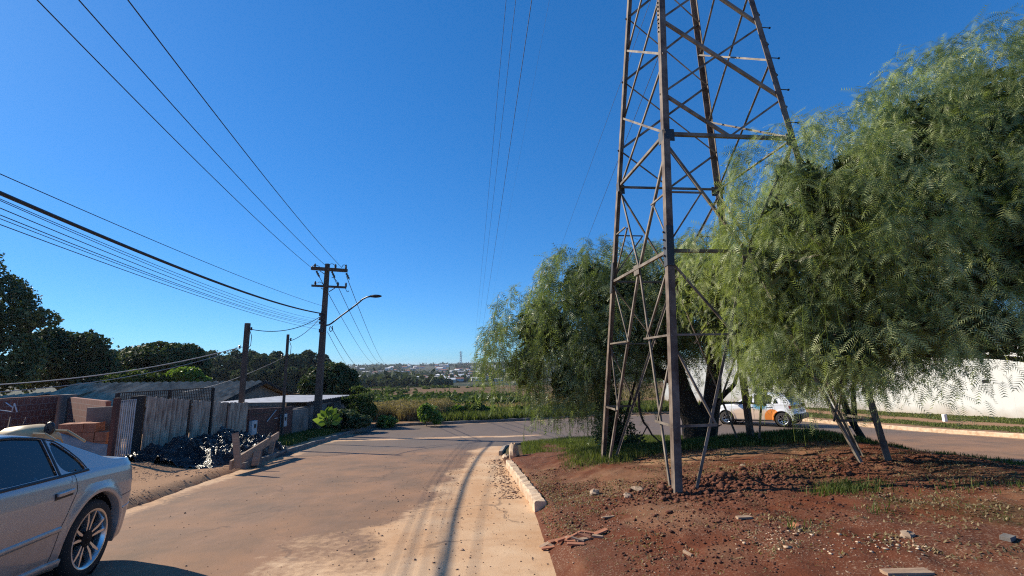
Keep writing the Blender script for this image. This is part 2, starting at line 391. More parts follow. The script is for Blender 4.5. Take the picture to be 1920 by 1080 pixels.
nt.links.new(c, bs.inputs['Base Color']); bs.inputs['Roughness'].default_value = .85; bs.inputs['Specular IOR Level'].default_value = .3
bump(nt, bs, mix(nt, .5, n3, n2), .55, .012)
r = np_mesh('road', np.stack([RX, RY, RZ], -1).reshape(-1, 3), FF[keep], m, smooth=True, attrs={'zone': ra}); tag(r, kind='structure')

# ------------------------------------------------------------------ materials for built things
M = {}
M['concrete'] = simple('concrete', (.40, .33, .26), (.26, .20, .15), 9, .9, bmp=.6, bscale=60)
M['kerb'] = simple('kerb_stone', (.62, .47, .33), (.40, .27, .17), 7, .9, bmp=.7, bscale=45)
M['pole'] = simple('pole_concrete', (.115, .085, .065), (.065, .048, .038), 5, .9, bmp=.4, bscale=40)
M['steel'] = simple('tower_steel', (.25, .21, .17), (.075, .058, .047), 3.5, .65, metal=0, spec=.35, bmp=.25, bscale=50)
M['steelleg'] = simple('tower_leg_steel', (.21, .165, .13), (.07, .045, .035), 4, .7, metal=0, spec=.3, bmp=.3, bscale=40)
M['dark'] = simple('dark_metal', (.03, .03, .032), (.018, .018, .02), 9, .5)
M['wire'] = simple('wire_black', (.02, .02, .022), None, 3, .5)
M['cable'] = simple('cable_white', (.42, .42, .40), (.25, .25, .24), 30, .4)
M['porcelain'] = simple('insulator', (.06, .05, .05), None, 5, .3)
M['wallwhite'] = simple('wall_white_paint', (.90, .88, .80), (.80, .77, .69), .5, .85, bmp=.15, bscale=25)
m, nt, bs = base_mat('wall_white_paint'); co = _n(nt, 'ShaderNodeTexCoord').outputs['Object']; sx = _n(nt, 'ShaderNodeSeparateXYZ'); nt.links.new(co, sx.inputs[0])
zz = math_(nt, 'ADD', sx.outputs[2], math_(nt, 'MULTIPLY', noise(nt, 1.2, 5, .65, co), 1.1)); dirt = ramp(nt, math_(nt, 'ADD', zz, 2.75), [(0, .75), (.75, 0)])
wc = mix(nt, ramp(nt, noise(nt, .6, 5, .6, co, sc=(1, 1, .25)), [(.4, 0), (.7, .5)]), (.90, .88, .80), (.76, .72, .62)); nt.links.new(mix(nt, dirt, wc, (.50, .36, .25)), bs.inputs['Base Color']); bs.inputs['Roughness'].default_value = .85
M['wallwhite'] = m
M['wood'] = simple('weathered_wood', (.30, .215, .15), (.17, .115, .08), 3, .85, bmp=.5, sc=(8, 8, 1))
M['board'] = simple('raw_board', (.42, .29, .19), (.27, .17, .11), 4, .85, bmp=.4, sc=(1, 6, 6))
M['plaster'] = simple('old_plaster', (.22, .20, .18), (.12, .105, .09), 1.5, .95, bmp=.5, bscale=20)
M['galv'] = simple('galvanised_sheet', (.50, .50, .50), (.32, .31, .30), 2, .5, metal=.3)
M['fibro'] = simple('fibre_cement', (.44, .37, .27), (.18, .15, .11), 1.2, .95, bmp=.3, spec=.1)
M['gable'] = simple('gable_plaster', (.30, .25, .20), (.2, .165, .13), 2, .9)
M['rust'] = simple('rusty_gate', (.13, .05, .035), (.07, .03, .022), 3, .8)
M['orange'] = simple('brick_orange', (.42, .17, .09), (.28, .11, .06), 8, .9)
M['sheet'] = simple('dusty_sheet', (.40, .36, .33), (.28, .24, .21), 3, .8)
M['metergrey'] = simple('meter_box', (.55, .56, .57), (.42, .42, .42), 5, .5)
M['darkpost'] = simple('dark_post', (.035, .028, .024), (.02, .016, .014), 8, .85)
def brickmat(name, c1, c2, mortar, sx=1.0, sz=1.0, rot=False):
    m, nt, bs = base_mat(name)
    co = _n(nt, 'ShaderNodeTexCoord').outputs['UV']
    b = _n(nt, 'ShaderNodeTexBrick'); b.inputs['Scale'].default_value = 1; b.inputs['Mortar Size'].default_value = .012
    b.inputs['Brick Width'].default_value = .20 * sx; b.inputs['Row Height'].default_value = .20 * sz
    b.inputs['Color1'].default_value = (*c1, 1); b.inputs['Color2'].default_value = (*c2, 1); b.inputs['Mortar'].default_value = (*mortar, 1)
    nt.links.new(co, b.inputs['Vector'])
    c = mix(nt, ramp(nt, noise(nt, 3, 5, .6), [(.35, 0), (.7, .5)]), b.outputs[0], tuple(x * .5 for x in c1))
    nt.links.new(c, bs.inputs['Base Color']); bs.inputs['Roughness'].default_value = .9
    bump(nt, bs, b.outputs['Fac'], -.5, .01); return m
M['brick'] = brickmat('hollow_brick', (.30, .10, .065), (.22, .075, .05), (.32, .20, .16))
def uv_planar(o, ax, sc=1.0):
    me = o.data; uv = me.uv_layers.new(name='UVMap')
    for l in me.loops:
        p = me.vertices[l.vertex_index].co; uv.data[l.index].uv = (p.dot(Vector(ax)) * sc, p.z * sc)

# ------------------------------------------------------------------ kerbs
def kerb_run(name, pts, wid, h, mat, jit=.012, parent=None, sink=.12, chip=0):
    b = MB(); pts = [Vector((x, y, 0)) for x, y in pts]; rows = []
    for i, p in enumerate(pts):
        d = (pts[min(i + 1, len(pts) - 1)] - pts[max(i - 1, 0)]); d.z = 0; d.normalize(); n = Vector((d.y, -d.x, 0))
        z = rz_(p.x, p.y); j = lambda a=jit: random.uniform(-a, a)
        row = [(-.5, -sink), (-.5, h * .80), (-.38, h), (.40, h + .005), (.5, h * .86), (.5, -sink)]
        rows.append([tuple(p + n * (wid * a + j()) + Vector((0, 0, z + q + (j() if q > 0 else 0)))) for a, q in row])
    k = len(rows[0]); vs = [q for r in rows for q in r]; fs = []
    for i in range(len(rows) - 1):
        for a in range(k - 1): fs.append((i * k + a, i * k + a + 1, (i + 1) * k + a + 1, (i + 1) * k + a))
    fs.append(tuple(range(k - 1, -1, -1))); fs.append(tuple((len(rows) - 1) * k + a for a in range(k)))
    b.add(vs, fs); return b.build(name, mat, parent)
def resample(pts, st):
    pts = np.array(pts, float); L = np.concatenate([[0], np.cumsum(np.hypot(*np.diff(pts, axis=0).T))]); n = max(2, int(L[-1] / st) + 1)
    t = np.linspace(0, L[-1], n); return list(zip(np.interp(t, L, pts[:, 0]), np.interp(t, L, pts[:, 1])))
o = kerb_run('kerb_stone', resample([(.34, 6.6), (.10, 8.9), (-.14, 11.2)], .12), .16, .135, M['kerb'], .014)
tag(o, 'long pale concrete kerb stone lying between the dusty road and the red soil', 'kerb')
o = kerb_run('kerb_edge', resample([(-.42, 13.6), (-.33, 15.5), (.38, 16.6), (1.6, 17.3), (3.2, 17.6), (5, 17.2), (6.7, 16.2), (8.2, 14.9)], .3), .12, .10, M['concrete'])
tag(o, kind='structure')
o = kerb_run('kerb_edge', resample([(-6.65, 11.6), (-7.2, 14.5), (-7.8, 18.5), (-8.05, 22), (-8.1, 24.5), (-7.5, 25.8), (-5.8, 26.6), (-4, 26.9), (1.2, 28.2)], .25), .14, .13, M['plaster'])
tag(o, kind='structure')
o = kerb_run('kerb_edge', resample([(10.5, 30.8), (13.6, 28.6), (15.5, 25), (16.5, 21), (16.9, 16), (17, 10), (17, 0)], .3), .20, .13, M['kerb'])
tag(o, kind='structure')

# ------------------------------------------------------------------ transmission tower
TS = 1.15; TCX, TCY, TA, TT, TTH, TZ = 2.9049 * TS, 6.6739 * TS, .9521 * TS, .0872, .1088, 3.45
def leg(k, z):   # 0 far left, 1 near, 2 right, 3 far right
    s = (TA + TT * (TZ - z)) * math.sqrt(2); an = TTH + math.pi * .75 + math.pi / 2 * k
    return Vector((TCX + s * math.cos(an), TCY + s * math.sin(an), z))
tower = empty('transmission_tower', (TCX, TCY, -1.7), 0, 'tall rust brown lattice steel pylon standing in the red soil', 'pylon')
T0 = Vector(tower.location)
def lbar(name, p, q, w, t, a, bdir, mat, parent=None, root=None):
    """steel angle: two flanges meeting on the line p-q"""
    p, q = Vector(p) - T0, Vector(q) - T0; d = (q - p).normalized()
    a = Vector(a); a = (a - d * a.dot(d)).normalized(); bd = Vector(bdir); bd = (bd - d * bd.dot(d) - a * bd.dot(a)).normalized()
    sec = [(0, 0), (w, 0), (w, t), (t, t), (t, w), (0, w)]
    b = MB(); vs = [tuple(e + a * x + bd * y) for e in (p, q) for x, y in sec]
    b.add(vs, [tuple(reversed(range(6))), tuple(range(6, 12))] + [(i, (i + 1) % 6, 6 + (i + 1) % 6, 6 + i) for i in range(6)])
    return b.build(name, mat, parent or tower)
LZ0, LZ1 = -2.0, 13.2
for k in range(4):
    p, q = leg(k, LZ0), leg(k, LZ1); a = leg((k + 1) % 4, 0) - leg(k, 0); c = leg((k - 1) % 4, 0) - leg(k, 0)
    L_ = lbar('leg', p, q, .100, .013, a, c, M['steelleg'])
    sp_ = lbar('splice_plate', leg(k, 1.35) - (a + c).normalized() * .016, leg(k, 1.95) - (a + c).normalized() * .016, .108, .012, a, c, M['dark'])
    sp_.parent = L_
    for zz in (1.5, 1.62, 1.74, 1.86):
        pp = leg(k, zz) - T0 + c.normalized() * .05 - a.normalized() * .02; b = MB()
        b.tube([pp, pp - a.normalized() * .022], .016, 6); b.build('bolt', M['dark'], L_)
    if k in (0, 1, 3):
        for zz in np.arange(5.2 + .2 * k, 5.8 + .2 * k, .085):
            pp = leg(k, zz) - T0 + c.normalized() * .05; b = MB()
            b.tube([pp, pp - a.normalized() * .025], .014, 6); b.build('bolt', M['dark'], L_)
def face(k, j): # face between legs k, j ; returns function point(t, z), inward dir
    def P(t, z): return leg(k, z).lerp(leg(j, z), t)
    cen = Vector((TCX, TCY, 0)); mid = P(.5, 0); inn = Vector((cen.x - mid.x, cen.y - mid.y, 0)).normalized()
    return P, inn
def brace(P, inn, t1, z1, t2, z2, w=.06, off=.0, name='brace'):
    p, q = P(t1, z1) + inn * (.018 + off), P(t2, z2) + inn * (.018 + off); d = (q - p).normalized()
    side = d.cross(inn)
    if side.z < 0: side = -side
    w = w * .62
    return lbar(name, p, q, w, .006, side, inn, M['steel'])
for (k, j) in ((1, 2), (3, 0)):          # faces with the V on the ring
    P, inn = face(k, j)
    brace(P, inn, 0, 3.45, 1, 3.45, .085, name='ring_bar')
    brace(P, inn, .5, 3.45, 0, 4.19, .07); brace(P, inn, .5, 3.45, 1, 4.19, .05, .05)
    for i, (a_, b_) in enumerate(((4.19, 5.63), (5.63, 7.0), (7.0, 8.3), (8.3, 9.5), (9.5, 10.6), (10.6, 11.6))):
        brace(P, inn, 0, a_, 1, b_, .045, .05); brace(P, inn, 1, a_, 0, b_, .075)
for (k, j) in ((0, 1), (2, 3)):
    P, inn = face(k, j)
    brace(P, inn, 0, 3.45, 1, 3.45, .07, name='ring_bar')
    for i, (a_, b_) in enumerate(((3.45, 4.9), (4.9, 6.34), (6.34, 7.7), (7.7, 9.0), (9.0, 10.2), (10.2, 11.3))):
        brace(P, inn, 0, a_, 1, b_, .05, .05); brace(P, inn, 1, a_, 0, b_, .06)
for (k, j) in ((0, 1), (1, 2), (2, 3), (3, 0)):   # portal part below the ring, same on the four faces
    P, inn = face(k, j)
    brace(P, inn, 0, 1.55, 1, 1.55, .075, name='ring_bar')
    for e in (0, 1):
        u = lambda t: t if e == 0 else 1 - t
        brace(P, inn, u(0), 3.4, u(.5), 1.55, .065, .05)
        brace(P, inn, u(0), 2.48, u(.25), 2.48, .04); brace(P, inn, u(0), 1.58, u(.25), 2.48, .04, .04)
        brace(P, inn, u(.5), 1.55, u(.075), -1.95, .065, .05)
        f = lambda z: .5 - .425 * (1.55 - z) / 3.5
        brace(P, inn, u(0), .35, u(f(.35)), .35, .045); brace(P, inn, u(0), 1.5, u(f(.35)), .35, .045, .04)
        brace(P, inn, u(0), .35, u(f(-.84)), -.84, .045, .04); brace(P, inn, u(0), -.84, u(f(-.84)), -.84, .055)
    b = MB(); c_ = P(.5, 1.55) - T0 + inn * .03; d_ = (P(1, 0) - P(0, 0)).normalized()
    b.beam(c_ - d_ * .11, c_ + d_ * .11, .008, .17, (0, 0, 1)); b.build('gusset_plate', M['steel'], tower)
for k in range(4):
    c_ = leg(k, 3.44) - T0; b = MB()
    for dd in (leg((k + 1) % 4, 0) - leg(k, 0), leg((k - 1) % 4, 0) - leg(k, 0)):
        d_ = dd.normalized(); b.beam(c_ + d_ * .02, c_ + d_ * .17, .012, .19, (0, 0, 1))
    b.build('gusset_plate', M['dark'], tower)
out = (leg(2, 0) - leg(1, 0)).normalized(); out2 = (leg(2, 0) - leg(3, 0)).normalized()
for i, zz in enumerate(np.arange(3.75, 8.4, .305)):
    pp = leg(2, zz) - T0; d_ = out if i % 2 == 0 else (out * .55 + out2 * -.6 + Vector((0, 0, .25))).normalized()
    b = MB(); b.tube([pp, pp + d_ * .125], .009, 6); b.tube([pp + d_ * .12, pp + d_ * .14], .018, 6); b.build('step_bolt', M['dark'], tower)
# crossarms high above the frame
axv = (leg(2, 0) - leg(1, 0)).normalized()
for zz, ln in ((10.0, 2.9), (11.5, 2.5), (12.9, 2.9)):
    for sg in (-1, 1):
        b = MB(); c0 = Vector((TCX, TCY, zz)) - T0; tip = c0 + axv * sg * ln
        for off in (-.25, .25):
            oo = axv.cross(Vector((0, 0, 1))) * off
            b.beam(c0 + oo, tip, .06, .06); b.beam(c0 + oo + Vector((0, 0, .55)), tip, .05, .05)
        b.build('crossarm', M['steel'], tower)
def catenary(p, q, sag, n=24):
    p, q = Vector(p), Vector(q)
    return [p.lerp(q, t) - Vector((0, 0, 4 * sag * t * (1 - t))) for t in np.linspace(0, 1, n)]
def wire(p, q, sag, r, label, group, name='power_line', mat='wire', n=28, sides=5):
    b = MB(); pts = catenary(p, q, sag, n); p0 = Vector(pts[0])
    b.tube([x - p0 for x in pts], r, sides, cap=False); o = b.build(name, M[mat]); o.location = p0
    return tag(o, label, 'cable', group)
def through(p, x, y, h, ext=1.0, sag=0.0):
    """end point: on the pixel ray where it reaches height h (relative to the camera), then prolonged"""
    r_ = ray(x, y); Y = h / r_[2]; q = Vector(r_ * Y); p = Vector(p); return p + (q - p) * ext + Vector((0, 0, 4 * sag * (1 - 1 / ext)))
# ------------------------------------------------------------------ main utility pole
px_, py_ = -9.42, 22.3; pb = Vector((px_, py_, rz_(px_, py_) - .1))
ptop = at(614, 499, py_)
pole = empty('utility_pole', pb, 0, 'tall tapering concrete power pole with two crossarms and a street light arm', 'power pole')
H = ptop[2] - pb.z + .12; lean = Vector((ptop[0] - pb.x, 0, H))
b = MB(); n_ = 10; vs = []; fs = []
for i in range(n_ + 1):
    t = i / n_; c_ = lean * t; wx, wy = .165 - .07 * t, .14 - .05 * t
    for sx_, sy_ in ((-1, -1), (1, -1), (1, 1), (-1, 1)): vs.append(c_ + Vector((sx_ * wx, sy_ * wy, 0)))
for i in range(n_):
    for k in range(4): fs.append((i * 4 + k, i * 4 + (k + 1) % 4, i * 4 + 4 + (k + 1) % 4, i * 4 + 4 + k))
fs.append((0, 3, 2, 1)); fs.append(tuple(n_ * 4 + k for k in range(4))); b.add(vs, fs); b.build('pole_shaft', M['pole'], pole, bevel=.02)
def pp3(x, y, Y=py_ - .2): return Vector(at(x, y, Y)) - pb
b = MB(); b.beam(pp3(584, 503), pp3(651, 507.5), .14, .16); b.build('crossarm', M['pole'], pole)
b = MB(); b.beam(pp3(584.5, 535.5), pp3(649, 539), .10, .10); b.beam(pp3(606, 540), pp3(613, 548), .03, .03); b.build('crossarm', M['pole'], pole)
b = MB(); b.beam(pp3(600, 508), pp3(613, 517), .05, .03); b.beam(pp3(602, 540), pp3(611, 546), .04, .03); b.beam(pp3(628, 540), pp3(617, 547), .04, .03); b.build('arm_strut', M['pole'], pole)
def insul(x, y, h=.22, tilt=None):
    p = pp3(x, y); d = Vector((0, 0, 1)) if tilt is None else Vector(tilt).normalized(); b = MB()
    rr = [.03, .06, .035, .065, .035, .06, .03, .02]; b.tube([p + d * (h * i / 7) for i in range(8)], rr, 8); return b.build('insulator', M['porcelain'], pole)
for x, y in ((590.5, 502), (629, 503), (648.5, 504), (591, 535), (633.5, 537), (648.5, 538)): insul(x, y)
for x, y in ((593, 508), (622, 509), (649, 512)): insul(x, y, .36, (.35, .3, -.8))
def cpath(pts, r, name, mat, parent=pole, Y=py_ - .35):
    b = MB(); P = [pp3(x, y, Y) for x, y in pts]; b.tube(P, r, 6); return b.build(name, mat, parent)
def arc(x0, y0, x1, y1, h, n=9): return [(x0 + (x1 - x0) * t, y0 + (y1 - y0) * t - h * 4 * t * (1 - t)) for t in np.linspace(0, 1, n)]
for a_ in ((615, 500, 630, 501, 6), (583, 501, 600, 501, 4), (641, 501, 650, 502, 5), (594, 531, 607, 535, 4), (622, 520, 634, 532, 3), (648, 541, 654, 545, -4)): cpath(arc(*a_), .014, 'jumper_wire', M['wire'])
b = MB(); arm = [(612, 610), (617, 609), (622, 606), (640, 592), (658, 579), (672, 568), (680, 561), (688, 557), (696, 555.5)]
YA = [0, 0, -.1, -.5, -.9, -1.3, -1.5, -1.7, -1.9]
P = [Vector(at(x, y, py_ - .2 + dy)) - pb for (x, y), dy in zip(arm, YA)]
b.tube(P, .038, 8); la = b.build('lamp_arm', M['dark'], pole, smooth=True)
h0 = P[-1]; b = MB(); hv = []
for i, (u_, wv, hv_) in enumerate(((-.05, .04, .04), (.05, .09, .06), (.2, .13, .075), (.36, .12, .06), (.46, .06, .03))):
    for k in range(10):
        a = 2 * math.pi * k / 10; hv.append(h0 + Vector((u_, math.cos(a) * wv, math.sin(a) * hv_ + u_ * .0)))
b.add(hv, [(i * 10 + k, i * 10 + (k + 1) % 10, i * 10 + 10 + (k + 1) % 10, i * 10 + 10 + k) for i in range(4) for k in range(10)] + [tuple(range(10)), tuple(range(40, 50))]); b.build('lamp_head', M['dark'], pole, smooth=True)
b = MB()
for zz, s_ in ((590, .09), (598, .11), (605, .09)): b.box(pp3(602, zz), (.16, .12, s_ * 1.3))
b.build('service_rack', M['dark'], pole)
b = MB(); b.box(pp3(602, 620), (.16, .16, .18)); b.build('cable_box', M['dark'], pole)
cpath([(619, 612), (617, 618), (620, 622), (624, 618), (623, 611)], .02, 'cable_loop', M['wire']); cpath([(607, 585), (603, 583), (602, 590), (601, 606)], .02, 'cable_loop', M['wire'])

GH = 'three high wires above the street'
for i, ((x0, y0), (x1, y1), nm) in enumerate((((583, 501), (70, 0), 'leftmost of the three high wires rising to the upper left'), ((614, 501), (148, 0), 'middle one of the three high wires rising to the upper left'), ((641, 502), (240, 0), 'rightmost of the three high wires rising to the upper left'))):
    p = at(x0, y0, py_ - .2); q = through(p, x1, y1, p[2] + .35, 1.35, .30); wire(p, q, .30, .010, nm, GH)
GF = 'three high wires running down the valley'
for (x0, y0), (x1, y1), nm in (((596, 514), (711, 681), 'leftmost of the three high wires running down from the crossarm to the valley'), ((624, 516), (722, 681), 'middle one of the three high wires running down from the crossarm to the valley'), ((650, 519), (731, 681), 'rightmost of the three high wires running down from the crossarm to the valley')):
    p = at(x0, y0, py_ - .1); q = at(x1 - 4, y1, 150.); wire(p, q, 1.6, .016, nm, GF)
wire(at(620, 612, py_), at(683, 682, 140.), 1.6, .016, 'sagging lower cable from below the lamp arm towards the dark round tree', 'low cables down the valley')
wire(at(614, 622, py_), at(668, 684, 140.), 1.6, .012, 'lowest thin cable running from the pole towards the dark round tree', 'low cables down the valley')
GL = 'low cables arriving from the left edge'
lows = [((604, 588), (0, 362), 2.3, .38, .030, 'thick black twisted cable arriving at the pole from the left edge'), ((603, 573), (0, 326), 2.75, .2, .007, 'thin topmost low wire above the thick twisted cable'),
        ((603, 600), (0, 373), 2.15, .38, .005, 'wire just below the thick twisted cable'), ((603, 604), (0, 376), 2.1, .42, .005, 'second wire below the thick twisted cable'),
        ((602, 606), (0, 390), 2.0, .4, .006, 'thin wire in the middle of the low bundle'), ((602, 609), (0, 403), 1.95, .4, .006, 'third lowest black wire of the low bundle'),
        ((602, 612), (0, 410), 1.9, .36, .005, 'second lowest thin wire of the low bundle'), ((602, 618), (0, 421), 1.85, .3, .006, 'lowest faint wire of the low bundle at the left edge')]
for (x0, y0), (x1, y1), h, sag, r_, nm in lows:
    p = at(x0, y0, py_ - .2); q = through(p, x1, y1, h, 1.3, sag)
    o = wire(p, q, sag, r_, nm, GL, n=40)
    if r_ > .03:   # two strands twisted together
        COL.objects.unlink(o); bpy.data.objects.remove(o); b = MB(); pts = catenary(p, q, sag, 260); p0 = Vector(pts[0])
        for ph in (0, math.pi):
            b.tube([x - p0 + Vector((0, math.cos(i * .36 + ph), math.sin(i * .36 + ph))) * .009 for i, x in enumerate(pts)], .009, 5, cap=False)
        o = b.build('power_line', M['wire']); o.location = p0; tag(o, nm, 'cable', GL)

# ------------------------------------------------------------------ service poles
def service_pole(x, Y, ytop, wid, label, wx):
    X = (ray(x, 700) * Y)[0]; z0 = rz_(X, Y); top = at(x, ytop, Y)[2]; r_ = empty('service_pole', (X, Y, z0), 0, label, 'pole', 'concrete service poles behind the fence')
    b = MB(); b.box((0, 0, (top - z0) / 2), (wid, wid * .8, top - z0)); b.build('pole_shaft', M['pole'], r_, bevel=.015)
    for k, (dx_, dz_) in enumerate(((wid * .5 + .10, -.28), (-wid * .5 - .12, -.95))):
        b = MB(); p = Vector((dx_, -.05, top - z0 + dz_)); b.tube([p + Vector((0, 0, i * .03)) for i in range(5)], [.02, .045, .025, .045, .02], 8); b.tube([p + Vector((0, 0, .05)), (0, 0, p.z + .05)], .012, 5); b.build('insulator', M['porcelain'], r_)
    b = MB(); s_ = wid * .5
    b.tube([Vector((s_ + .08, -.1, top - z0 - .3)), Vector((s_ + .16, -.1, top - z0 - .5)), Vector((s_ + .15, -.1, top - z0 - .85)), Vector((s_ + .02, -.1, top - z0 - 1.0))], .012, 5)
    b.tube([Vector((-s_ - .22, -.1, top - z0 - .9)), Vector((-s_ - .2, -.1, top - z0 - 1.1)), Vector((-s_ - .1, -.1, top - z0 - 1.35))], .012, 5)
    b.build('drip_loop', M['wire'], r_); return X, Y, top
P1 = service_pole(457, 17.1, 606, .17, 'thicker squat concrete service pole behind the corrugated fence', 0)
P2 = service_pole(535.5, 19.2, 627, .10, 'slim concrete service pole in front of the red wall', 0)
wire(at(603, 592, py_ - .2), (P1[0] + .2, P1[1], P1[2] - .25), .32, .016, 'black drop cable sagging from the tall pole to the squat service pole', 'drop cables', name='drop_cable')
wire(at(603, 592, py_ - .2), (P2[0] + .1, P2[1], P2[2] - .28), .18, .013, 'black drop cable from the tall pole to the slim service pole', 'drop cables', name='drop_cable')
wire((P1[0] - .2, P1[1], P1[2] - .9), through((P1[0], P1[1], P1[2] - .9), 0, 710, -.12, 1.2), .30, .016, 'thick pale cable from the squat pole to the left edge, catching the sun', 'pale cables at the left', name='drop_cable', mat='cable')
wire((P1[0] - .2, P1[1], P1[2] - .95), through((P1[0], P1[1], P1[2] - .95), 0, 719, -.2, 1.2), .34, .009, 'thin pale cable just below the thick pale one', 'pale cables at the left', name='drop_cable', mat='cable')
wire((P2[0] - .1, P2[1], P2[2] - .95), at(330, 737, 24.), .25, .012, 'pale wire from the slim pole down to the corrugated roof', 'pale cables at the left', name='drop_cable', mat='cable')
# ------------------------------------------------------------------ transmission conductors
GC = 'high conductors of the pylon line'
for (x0, y0), (x1, y1), Y0, r_, nm in (((949, 0), (886, 672), 30, .022, 'leftmost of the three conductors converging above the valley'), ((967, 0), (889, 672), 30, .022, 'middle one of the three conductors converging above the valley'), ((997, 0), (894, 672), 26, .028, 'rightmost darkest of the three conductors converging above the valley'), ((1030, 0), (905, 640), 34, .008, 'faintest conductor right of the three converging ones')):
    p = Vector(at(x0, y0, Y0)); q = Vector(at(x1, y1, 900.)); d_ = (p - q).normalized()
    b = MB(); c_ = [p + d_ * 25]; 
    ts = np.linspace(0, 1, 60) ** 2.2
    pts = [p + d_ * 22] + [p.lerp(q, t) - Vector((0, 0, 5.5 * 4 * t * (1 - t))) * (1 if Y0 else 0) for t in ts]
    b.tube([x - p for x in pts], r_, 4, cap=False); o = b.build('power_line', M['wire']); o.location = p; tag(o, nm, 'cable', GC)
for (x0, y0), (x1, y1), nm in (((1163, 130), (1034, 452), 'upper one of the two wires leaving the pylon to the left'), ((1152, 285), (1073, 450), 'lower one of the two wires leaving the pylon to the left')):
    p = Vector(at(x0 + (x0 - x1) * 1.15, y0 + (y0 - y1) * 1.15 - 10, 14.)); q = Vector(at(x1 - 55, 662, 500.))
    b = MB(); ts = np.linspace(0, 1, 60) ** 2.5
    m0 = Vector(at(x1, y1, 40.)); 
    pts = [p.lerp(q, t) for t in ts]; sg = 0
    # choose the sag so that the wire passes the observed point
    for s_ in np.linspace(0, 30, 61):
        P3 = [p.lerp(q, t) - Vector((0, 0, 4 * s_ * t * (1 - t))) for t in ts]
        pr = [(960 + F_PX * np.dot(v, CR) / np.dot(v, CF), 540 - F_PX * np.dot(v, CU) / np.dot(v, CF)) for v in map(np.array, P3)]
        e_ = min(math.hypot(a - x1, c - y1) for a, c in pr)
        if s_ == 0 or e_ < best: best = e_; bp = P3
    b.tube([x - p for x in bp], .012, 4, cap=False); o = b.build('power_line', M['wire']); o.location = p; tag(o, nm, 'cable', GC)
b = MB(); fp = Vector(at(864, 682, 1250.)); H_ = 34
for k in range(4):
    a = math.pi / 4 + k * math.pi / 2; q = Vector((math.cos(a), math.sin(a), 0)); b.beam(q * 4, q * 1 + Vector((0, 0, H_)), .7, .7)
for zz, l in ((.62, 6), (.78, 5), (.92, 6)): b.beam((-l, 0, H_ * zz), (l, 0, H_ * zz), .9, .9)
for i in range(6):
    z1, z2 = H_ * i / 6, H_ * (i + 1) / 6; w1, w2 = 2.8 - 2.1 * i / 6, 2.8 - 2.1 * (i + 1) / 6
    for y_ in (-1, 1): b.beam((-w1, y_ * w1, z1), (w2, y_ * w2, z2), .4, .4); b.beam((w1, y_ * w1, z1), (-w2, y_ * w2, z2), .4, .4)
o = b.build('distant_pylon', M['galv']); o.location = fp; tag(o, 'tiny grey lattice pylon on the far skyline', 'pylon')

# ------------------------------------------------------------------ long white wall on the right
def wall_run(name, pts, h, th, mat, parent=None, sink=.4, capm=None, toplevel=True):
    b = MB(); pts = resample(pts, .8) if len(pts) < 8 else pts; rows = []
    for i, (x, y) in enumerate(pts):
        a = Vector((*pts[max(i - 1, 0)], 0)); c = Vector((*pts[min(i + 1, len(pts) - 1)], 0)); d = (c - a).normalized(); n = Vector((d.y, -d.x, 0)) * th / 2
        z = rz_(x, y) if not callable(h) else rz_(x, y); zt = h(x, y) if callable(h) else z + h; p = Vector((x, y, 0))
        rows += [p - n + Vector((0, 0, z - sink)), p - n + Vector((0, 0, zt)), p + n + Vector((0, 0, zt)), p + n + Vector((0, 0, z - sink))]
    k = len(pts)
    fs = [(i * 4 + a, i * 4 + (a + 1) % 4, (i + 1) * 4 + (a + 1) % 4, (i + 1) * 4 + a) for i in range(k - 1) for a in range(4)] + [(0, 3, 2, 1), tuple((k - 1) * 4 + a for a in range(4))]
    b.add(rows, fs); return b.build(name, mat, parent)
ww = empty('boundary_wall', (24, 24, -3.0), 0, 'long tall white painted wall beyond the road on the right', 'wall')
o = wall_run('wall', [(31, 14.5), (25.7, 22.8), (21.9, 28.6)], lambda x, y: .55, .2, M['wallwhite']); o.parent = ww; o.location = (-24, -24, 3.0)
o = wall_run('wall', [(21.9, 28.8), (17.5, 33.5), (12.5, 38.5)], lambda x, y: .25, .2, M['wallwhite']); o.parent = ww; o.location = (-24, -24, 3.0)
b = MB(); lp = Vector(at(1848, 715, 23.2)) ; b.box((0, 0, 0), (.34, .2, .16), rz=.6); b.beam((0, 0, 0), (.25, .25, 0), .05, .05); o = b.build('wall_light', M['dark']); o.location = lp; tag(o, 'small black lamp box fixed on the white wall', 'lamp')
b = MB(); sp_ = (at(1771, 783, 22.5)); b.box((0, 0, .12), (.14, .14, .36)); o = b.build('marker_post', M['wallwhite'], bevel=.01); o.location = (float(sp_[0]), 22.5, rz_(0, 22.5) + .12); tag(o, 'short white marker post in the grass below the white wall', 'post')

# ------------------------------------------------------------------ left lot: brick wall, fence, gate, sheds
bw = empty('brick_wall', (-16, 14, -2.6), 0, 'unfinished red hollow brick wall behind the silver car', 'wall')
def wallbox(name, p, q, zt, th, mat, parent, zb=-3.6, ax=None):
    p, q = Vector((*p, 0)), Vector((*q, 0)); d = (q - p).normalized(); n = Vector((d.y, -d.x, 0)) * th / 2; b = MB(); pl = Vector(parent.location) if parent else Vector()
    za, zc = zt if hasattr(zt, '__len__') else (zt, zt)
    N = 8; rows = []
    for i in range(N + 1):
        c = p.lerp(q, i / N); z = za + (zc - za) * i / N
        for s_, zz in ((-1, zb), (-1, z), (1, z), (1, zb)): rows.append(c + n * s_ + Vector((0, 0, zz)) - pl)
    fs = [(i * 4 + a, i * 4 + (a + 1) % 4, (i + 1) * 4 + (a + 1) % 4, (i + 1) * 4 + a) for i in range(N) for a in range(4)] + [(0, 3, 2, 1), tuple(N * 4 + a for a in range(4))]
    b.add(rows, fs); o = b.build(name, mat, parent); uv_planar(o, d); return o
wallbox('wall_panel', (-16, 4), (-16, 16.2), (-.72, -.80), .12, M['brick'], bw)
